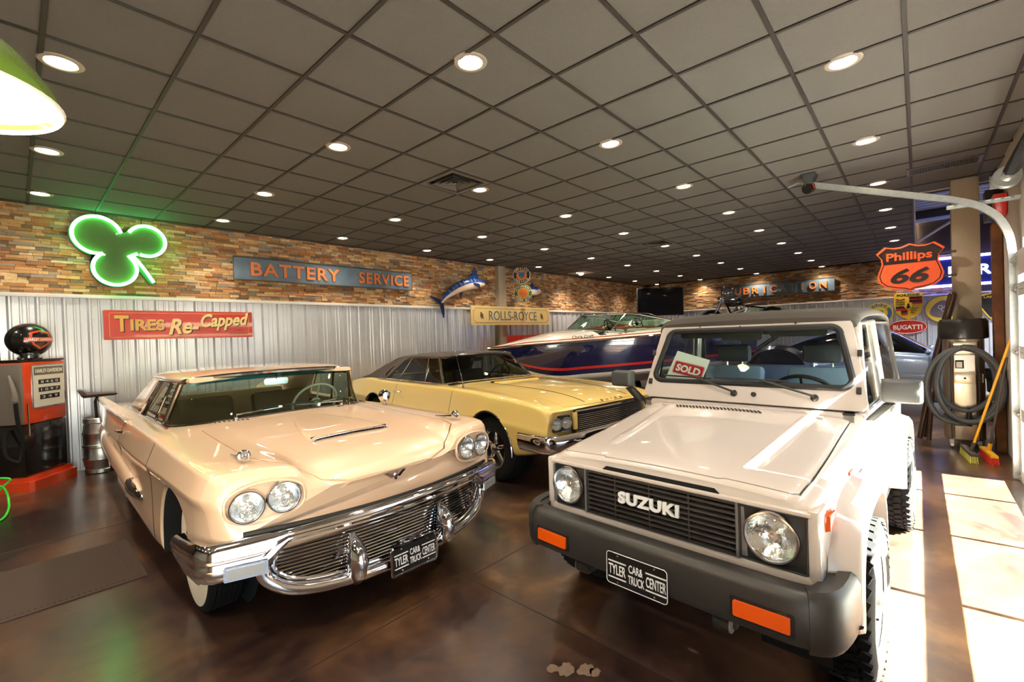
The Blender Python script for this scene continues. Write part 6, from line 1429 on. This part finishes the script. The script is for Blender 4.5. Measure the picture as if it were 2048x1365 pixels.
MB().lathe([(.06, -.04), (.07, 0), (.06, .05), (.0, .055)], axis_m((0, .94, 3.215), (-.7, .3, -.3)), 24).build('end_cap', 'black', t); MB().tube([Matrix(axis_m((-.02, .95, 3.205), (-.7, .3, -.3))) @ Vector((.072 * math.cos(a), .072 * math.sin(a), 0)) for a in np.linspace(.5, 3.6, 20)], .005, 6).build('red_wire', 'red_lens', t)
t = thing('torsion_shaft', 'grey cable drum on the torsion shaft above garage door', 'door hardware', (6.3, -.645, 2.89))
MB().lathe([(.02, -.05), (.075, -.05), (.085, -.03), (.075, -.02), (.082, -.005), (.075, .01), (.095, .03), (.10, .045), (.06, .04), (.03, .05), (.02, .07)], axis_m((0, 0, 0), (1, 0, 0)), 32).build('cable_drum', 'galv', t)
MB().lathe([(.10, -.045), (.095, -.06), (.05, -.055), (.03, -.075), (0, -.075)], axis_m((0, 0, 0), (1, 0, 0)), 32).build('drum_face', 'galv', t)
MB().cyl((-4.9, 0, 0), (.25, 0, 0), .0125, n=10).build('shaft', 'steel', t); MB().tube([(-.25 - i * .004, .045 * math.cos(i * .9), .045 * math.sin(i * .9)) for i in range(260)], .008, 6).build('spring', 'black', t)
MB().box(.12, .17, -.098, .10, -.06, .06).build('bearing_plate', 'galv', t, None)
mat('timber', (124, 76, 36), .7, rgb2=(86, 50, 24), vscale=5, bump=.3, bscale=30)
MB().box(7.67, 7.83, YR + .008, -.658, 0, 2.68, bev=.006).build('timber_post', 'timber', None, label='rough brown timber post standing behind the door track', cat='post')
mat('red_box', (190, 36, 26), .35, coat=.4)
MB().hull8([(7.30, YR + .005, 2.70), (7.30, -.665, 2.70), (7.46, -.665, 2.70), (7.46, YR + .005, 2.70)], [(7.24, YR + .005, 2.93), (7.24, -.635, 2.93), (7.48, -.635, 2.93), (7.48, YR + .005, 2.93)], .012).build('red_wall_box', 'red_box', None, label='red metal box on the wall above the timber post', cat='box')
MB().box(7.55, 7.78, YR + .002, -.60, 2.70, 3.05, bev=.01).build('wall_speaker', 'black_plastic', None, label='dark box mounted high on wall behind the red box', cat='box')
mat('vac_dome', (30, 28, 28), .35, coat=.4); mat('vac_steel', (214, 200, 178), .28, .9); mat('hose_grey', (74, 78, 82), .5)
t = thing('car_vacuum', 'stainless coin-operated car vacuum with black dome and coiled grey hose', 'vacuum', (7.82, -.405, 0))
Mv = Matrix.Identity(4)
MB().lathe([(0, .10), (.17, .10), (.185, .12), (.185, 1.33), (0, 1.33)], n=40).build('canister', 'vac_steel', t)
MB().lathe([(.19, 1.33), (.222, 1.34), (.226, 1.36), (.222, 1.54), (.20, 1.575), (0, 1.585)], n=40).build('dome', 'vac_dome', t)
Mf = frame((-.183, 0, 0), (0, -1, 0), (0, 0, 1))
b = MB().box(-.095, .095, .12, 1.30, -.03, .012, Mf, bev=.004).build('front_plate', 'vac_steel', t)
MB().box(-.09, .09, 1.16, 1.255, .012, .05, Mf, bev=.004).build('coin_hood', 'vac_steel', b); MB().box(-.085, .085, .95, 1.14, .012, .018, Mf).build('coin_panel', 'steel', b, None)
MB().box(-.08, -.005, .98, 1.08, .018, .022, Mf).build('instruction_label', 'black', b, None); MB().box(-.07, -.02, .99, 1.06, .022, .0235, Mf).build('label_paper', 'paper', b, None)
MB().box(-.09, .09, .80, .93, .012, .04, Mf, bev=.004).build('coin_vault', 'vac_steel', b); MB().lathe([(.012, .04), (.01, .046), (0, .047)], Mf @ Matrix.Translation((0, .865, 0)), 12).build('lock', 'black', b)
for x in (-.12, .12): MB().box(x - .006, x + .006, .12, 1.30, -.02, .004, Mf).build('seam', 'black', t, None)
MB().tube([Mf @ Vector((.125, .82, 0)), Mf @ Vector((.15, .82, .02)), Mf @ Vector((.15, .92, .02)), Mf @ Vector((.125, .92, 0))], .006, 6).build('latch', 'steel', t)
hp = []
for k in range(0, 3 * 40 + 25):   # three uneven loops
    a = PI / 2 + 2 * PI * k / 40; q = k / 40
    ry = np.interp(q, [0, .8, 1.6, 2.4, 3.2], [.34, .27, .32, .23, .30]); rz = np.interp(q, [0, .8, 1.6, 2.4, 3.2], [.50, .40, .46, .36, .44]); dy = np.interp(q, [0, .8, 1.6, 2.4, 3.2], [.03, -.03, .05, -.02, .0]); dz = np.interp(q, [0, .8, 1.6, 2.4, 3.2], [.0, .09, .03, .12, .05])
    hp.append((-.33 + .035 * q - .012 * math.sin(a * 1.5), dy + ry * math.cos(a), .74 + dz + rz * math.sin(a)))
MB().tube(hp, [.029 + .002 * (k % 2) for k in range(len(hp))], 10).build('hose', 'hose_grey', t)
MB().box(-.28, -.20, -.10, .10, 1.26, 1.30, bev=.006).build('hose_hook', 'vac_steel', t)
MB().cyl((-.27, -.02, .30), (-.25, -.03, .52), .03, .022, n=14).build('hose_nozzle', 'black', t)
for dx, dy in ((-.14, -.12), (-.14, .12), (.14, -.12), (.14, .12)): MB().cyl((dx, dy - .012, .028), (dx, dy + .012, .028), .027, n=14).box(dx - .006, dx + .006, dy - .018, dy + .018, .03, .105).build('caster', 'steel', t)
def broom(name, label, head0, head1, h0, h1, hm, bm_, cap, r=.012):
    c = (Vector(head0) + Vector(head1)) / 2; t = thing(name, label, 'broom', (c.x, c.y, 0))
    a, b = Vector(head0) - Vector((c.x, c.y, 0)), Vector(head1) - Vector((c.x, c.y, 0)); d = (b - a).normalized(); n_ = Vector((-d.y, d.x, 0))
    MB().tube([Vector(h0) - Vector((c.x, c.y, 0)), Vector(h1) - Vector((c.x, c.y, 0))], r, 10).build('handle', hm, t)
    M = frame((a + b) / 2 * 1, d, n_); L_ = (b - a).length / 2
    MB().box(-L_, L_, -.03, .03, .075, .105, M, bev=.006).build('block', cap, t)
    mb = MB()
    for i in range(24):
        for j in range(5):
            x = -L_ + .01 + (2 * L_ - .02) * i / 23; y = -.024 + .012 * j; mb.hull8([M @ Vector((x - .004 + (x * .04), y * 1.25 - .004, .002)), M @ Vector((x + .004 + x * .04, y * 1.25 - .004, .002)), M @ Vector((x + .004 + x * .04, y * 1.25 + .004, .002)), M @ Vector((x - .004 + x * .04, y * 1.25 + .004, .002))], [M @ Vector((x - .004, y - .004, .08)), M @ Vector((x + .004, y - .004, .08)), M @ Vector((x + .004, y + .004, .08)), M @ Vector((x - .004, y + .004, .08))])
    mb.build('bristles', bm_, t, None, kind='stuff')
    MB().tube([Vector(h0) - Vector((c.x, c.y, 0)), Vector(h0).lerp(Vector(h1), .09) - Vector((c.x, c.y, 0))], r * 1.5, 10).build('socket', cap, t); return t
mat('broom_yellow', (238, 176, 30), .4); mat('bristle_lime', (198, 190, 84), .7); mat('bristle_red', (206, 44, 26), .7); mat('pole_grey', (70, 66, 62), .5)
broom('yellow_push_broom', 'push broom with yellow handle and yellow-green bristles leaning on track', (7.42, -.37, 0), (6.92, -.425, 0), (7.08, -.41, .09), (6.95, -.716, 1.36), 'broom_yellow', 'bristle_lime', 'pole_grey')
broom('red_push_broom', 'push broom with grey handle and red bristles by timber post', (7.42, -.53, 0), (6.94, -.58, 0), (7.22, -.56, .09), (7.02, -.69, 1.15), 'pole_grey', 'bristle_red', 'broom_yellow')
# leaning dark wooden stand
mat('dark_wood', (62, 36, 18), .35, coat=.6)
t = thing('wooden_stand', 'dark varnished wooden stand leaning beside the car vacuum', 'stand', (8.06, .0, 0))
MB().tube([(0, .01, .01), (0, -.15, 1.0), (0, -.335, 1.88)], [.03, .038, .045], 14).sphere((0, -.336, 1.885), .045, 14).build('mast', 'dark_wood', t)
MB().tube([(-.10, -.08, .01), (-.03, -.145, .96)], .024, 10).build('leg', 'dark_wood', t); MB().tube([(.12, -.04, .01), (.03, -.15, 1.0)], .024, 10).build('leg', 'dark_wood', t)
mat('brass', (170, 124, 60), .3, .9)
MB().cyl((-.05, -.125, .98), (.05, -.145, .98), .022, n=12).sphere((-.055, -.12, .98), .026, 10).build('clamp_knob', 'brass', t)
# ================================================================== blue-grey sports car in the side bay
mat('car_blue', (128, 148, 178), .25, .35, coat=1)
t = thing('sports_car', 'blue-grey sports car parked near the ribbed back wall', 'car', (11.15, -.80, 0), math.radians(-92)); t.scale = (1.04, 1.04, 1.13)
def cst(x, yr, zb, ym, zm, ys, zs, zc): return (x, [(0, zb), (yr - .1, zb), (yr, zb + .04), (ym - .02, (zb + zm) / 2), (ym, zm), (ym - .02, zm + .06), (ys, zs), (ys - .10, zs + .02), (.4, zc - .01), (0, zc)])
CS = [cst(.98, .60, .30, .66, .42, .52, .55, .58), cst(.8, .76, .22, .82, .48, .66, .66, .68), cst(.3, .86, .18, .93, .56, .80, .78, .76), cst(-.4, .88, .16, .93, .58, .82, .86, .86), cst(-1.2, .88, .16, .92, .60, .80, .92, .92), cst(-2.2, .90, .17, .95, .62, .80, .94, .94), cst(-2.9, .86, .22, .93, .62, .76, .88, .88), cst(-3.3, .74, .32, .84, .60, .66, .80, .80), cst(-3.45, .62, .4, .72, .58, .56, .70, .70)]
me = loft_half(CS, 50, 2).mesh('body', 'car_blue'); cut = []
for wx in (0, -2.45):
    for s in (-1, 1): cut += [MB().cyl((wx, s * .62, .34), (wx, s * 1.2, .34), .365, n=36)]
me = boolean(me, cut); finish(me, 'car_blue'); link('body', me, t)
for wx in (0, -2.45):
    for s in (-1, 1): wheel(t, (wx, s * .79, .335), .335, .22, s, 'spoke', rim_r=.23)
gst = []
for x, w, z in ((-.45, .66, .86), (-.75, .64, 1.04), (-1.15, .60, 1.25), (-1.6, .58, 1.31), (-2.1, .56, 1.25), (-2.6, .54, 1.08), (-3.0, .50, .90)): gst.append((x, [(0, .80), (w + .08, .80), (w + .10, .84), (w + .02, (z + .86) / 2), (w - .08, z - .05), (w * .6, z - .005), (0, z)]))
mat('tinted', (10, 11, 13), .05, coat=1)
loft_half(gst, 40, 2).build('cabin_glass', 'tinted', t, 50)
rst = [(x, [(0, z - .02), (w * .6, z - .03), (w - .06, z - .06), (w - .05, z - .045), (w * .6, z + .002), (0, z + .006)]) for x, w, z in ((-1.1, .60, 1.24), (-1.6, .58, 1.313), (-2.1, .56, 1.252), (-2.65, .54, 1.07))]
loft_half(rst, 24, 1).build('roof', 'car_blue', t, 50)
for s in (-1, 1):
    MB().tube([(-1.62, s * .925, .76), (-1.60, s * .95, .765), (-1.46, s * .95, .765), (-1.44, s * .925, .76)], .012, 8).build('door_handle', 'car_blue', t); shut_line(me, t, -.62, .22, .86, s); shut_line(me, t, -1.75, .25, .90, s)
    MB().sphere((.72, s * .66, .64), .11, 16, (1, .7, .5)).build('headlight', 'lens_rib', t); MB().sphere((-3.34, s * .58, .66), .09, 12, (.4, 1, .5)).build('tail_lamp', 'red_lens', t)
    MB().sphere((-.62, s * .98, .93), .075, 12, (.6, 1, .6)).cyl((-.62, s * .80, .90), (-.62, s * .95, .93), .014, n=8).build('door_mirror', 'car_blue', t)
# ================================================================== motorcycle on a lift
t = thing('motorcycle_lift', 'dark steel lift table carrying a motorcycle behind off-roader', 'lift', (13.3, 3.55, 0))
MB().box(-.35, .35, -1.25, 1.25, 1.38, 1.46, bev=.01).build('deck', 'trailer', t); MB().box(-.35, .35, -1.25, 1.25, .02, .10, bev=.01).build('base', 'trailer', t)
for s in (-1, 1):
    for d in (-1, 1): MB().hull8([(s * .28, d * .9 - .04, .10), (s * .28 + .03, d * .9 - .04, .10), (s * .28 + .03, d * .9 + .04, .10), (s * .28, d * .9 + .04, .10)], [(s * .28, -d * .9 - .04, 1.38), (s * .28 + .03, -d * .9 - .04, 1.38), (s * .28 + .03, -d * .9 + .04, 1.38), (s * .28, -d * .9 + .04, 1.38)]).build('scissor_arm', 'trailer', t, None)
t = thing('motorcycle', 'black motorcycle with chrome pipes raised on a lift', 'motorcycle', (13.3, 3.55, 1.46), math.radians(90))
for x in (.78, -.72):
    M = axis_m((x, 0, .32), (0, 1, 0)); w_ = MB().lathe([(.23, -.05), (.29, -.06), (.32, -.03), (.32, .03), (.29, .06), (.23, .05)], M, 36).build('wheel', 'rubber', t); MB().lathe([(.235, -.045), (.215, -.03), (.215, .03), (.235, .045)], M, 32).build('rim', 'chrome', w_)
    sp_ = MB()
    for k in range(16): a = 2 * PI * k / 16; sp_.cyl((x, .03 * (-1) ** k, .32), (x + .22 * math.cos(a), 0, .32 + .22 * math.sin(a)), .004, n=5)
    sp_.cyl((x, -.05, .32), (x, .05, .32), .05, n=16).build('spokes', 'chrome', w_)
    mb = MB(); mb.grid([[(x + .35 * math.cos(a), y, .32 + .35 * math.sin(a)) for a in np.linspace(.4 if x > 0 else .3, PI - .3, 16)] for y in (-.07, 0, .07)]); mb.build('mudguard', 'pump_black', t)
MB().sphere((.20, 0, .82), .16, 20, (1.6, .85, .8)).build('fuel_tank', 'pump_black', t); MB().hull8([(-.62, -.13, .68), (-.08, -.14, .70), (-.08, .14, .70), (-.62, .13, .68)], [(-.66, -.12, .80), (-.10, -.10, .76), (-.10, .10, .76), (-.66, .12, .80)], .03).build('saddle', 'seat_brown', t)
MB().box(-.25, .20, -.14, .14, .22, .48, bev=.05).build('crankcase', 'chrome_worn', t)
for a in (-.4, .4):
    M = Matrix.Translation((-.02, 0, .42)) @ Matrix.Rotation(a, 4, 'Y')
    MB().lathe([(.07, .02)] + [v for k in range(7) for v in ((.09, .05 + k * .03), (.09, .06 + k * .03), (.07, .062 + k * .03), (.07, .078 + k * .03))] + [(.08, .28), (.05, .31), (0, .31)], M, 20).build('cylinder_head', 'chrome', t)
for s in (-1, 1):
    MB().tube(curve3([(.08 * s, .13, .60), (.22, .17, .48), (.18, .18, .28), (-.2, .19, .24 + .07 * s), (-.95, .19, .28 + .08 * s)], 24), .035, 10).build('exhaust_pipe', 'chrome', t); MB().tube([(.78, s * .09, .32), (.46, s * .09, .98)], .022, 10).build('fork_leg', 'chrome', t)
MB().tube([(.30, -.42, 1.10), (.36, -.36, 1.13), (.45, -.15, 1.08), (.45, .15, 1.08), (.36, .36, 1.13), (.30, .42, 1.10)], .014, 10).build('handlebar', 'chrome', t)
MB().lathe([(0, -.10), (.07, -.08), (.095, 0), (.09, .02), (0, .03)], axis_m((.58, 0, .90), (1, 0, 0)), 24).build('headlamp', 'chrome', t)
MB().tube([(.45, 0, .95), (.30, 0, .55), (-.1, 0, .22), (-.45, 0, .30), (-.72, 0, .32)], .025, 8).tube([(.42, 0, .90), (-.1, 0, .70), (-.55, 0, .62), (-.72, 0, .34)], .022, 8).build('frame', 'pump_black', t)
for s in (-1, 1): MB().sphere((.33, s * .38, 1.24), .05, 12, (.4, 1, .8)).cyl((.36, s * .34, 1.13), (.33, s * .38, 1.22), .006, n=6).build('mirror', 'chrome', t)
# red tool chest behind the boat
mat('chest_red', (176, 34, 26), .3, coat=.5)
t = thing('tool_chest', 'tall red metal tool chest against wall behind the speedboat bow', 'tool chest', (8.85, 7.55, 0))
MB().box(-.43, .43, -.24, .24, .10, 1.575, bev=.01).build('cabinet', 'chest_red', t)
for k in range(9):
    d_ = MB().box(-.40, .40, -.252, -.24, .14 + k * .155, .28 + k * .155, bev=.003).build('drawer', 'chest_red', t); MB().box(-.36, .36, -.262, -.25, .255 + k * .155, .27 + k * .155).build('pull', 'chrome', d_, None)
for dx in (-.36, .36):
    for dy in (-.18, .18): MB().cyl((dx, dy - .015, .05), (dx, dy + .015, .05), .05, n=14).box(dx - .01, dx + .01, dy - .02, dy + .02, .05, .105).build('caster', 'black', t)
bpy.data.scenes.remove(TMP)
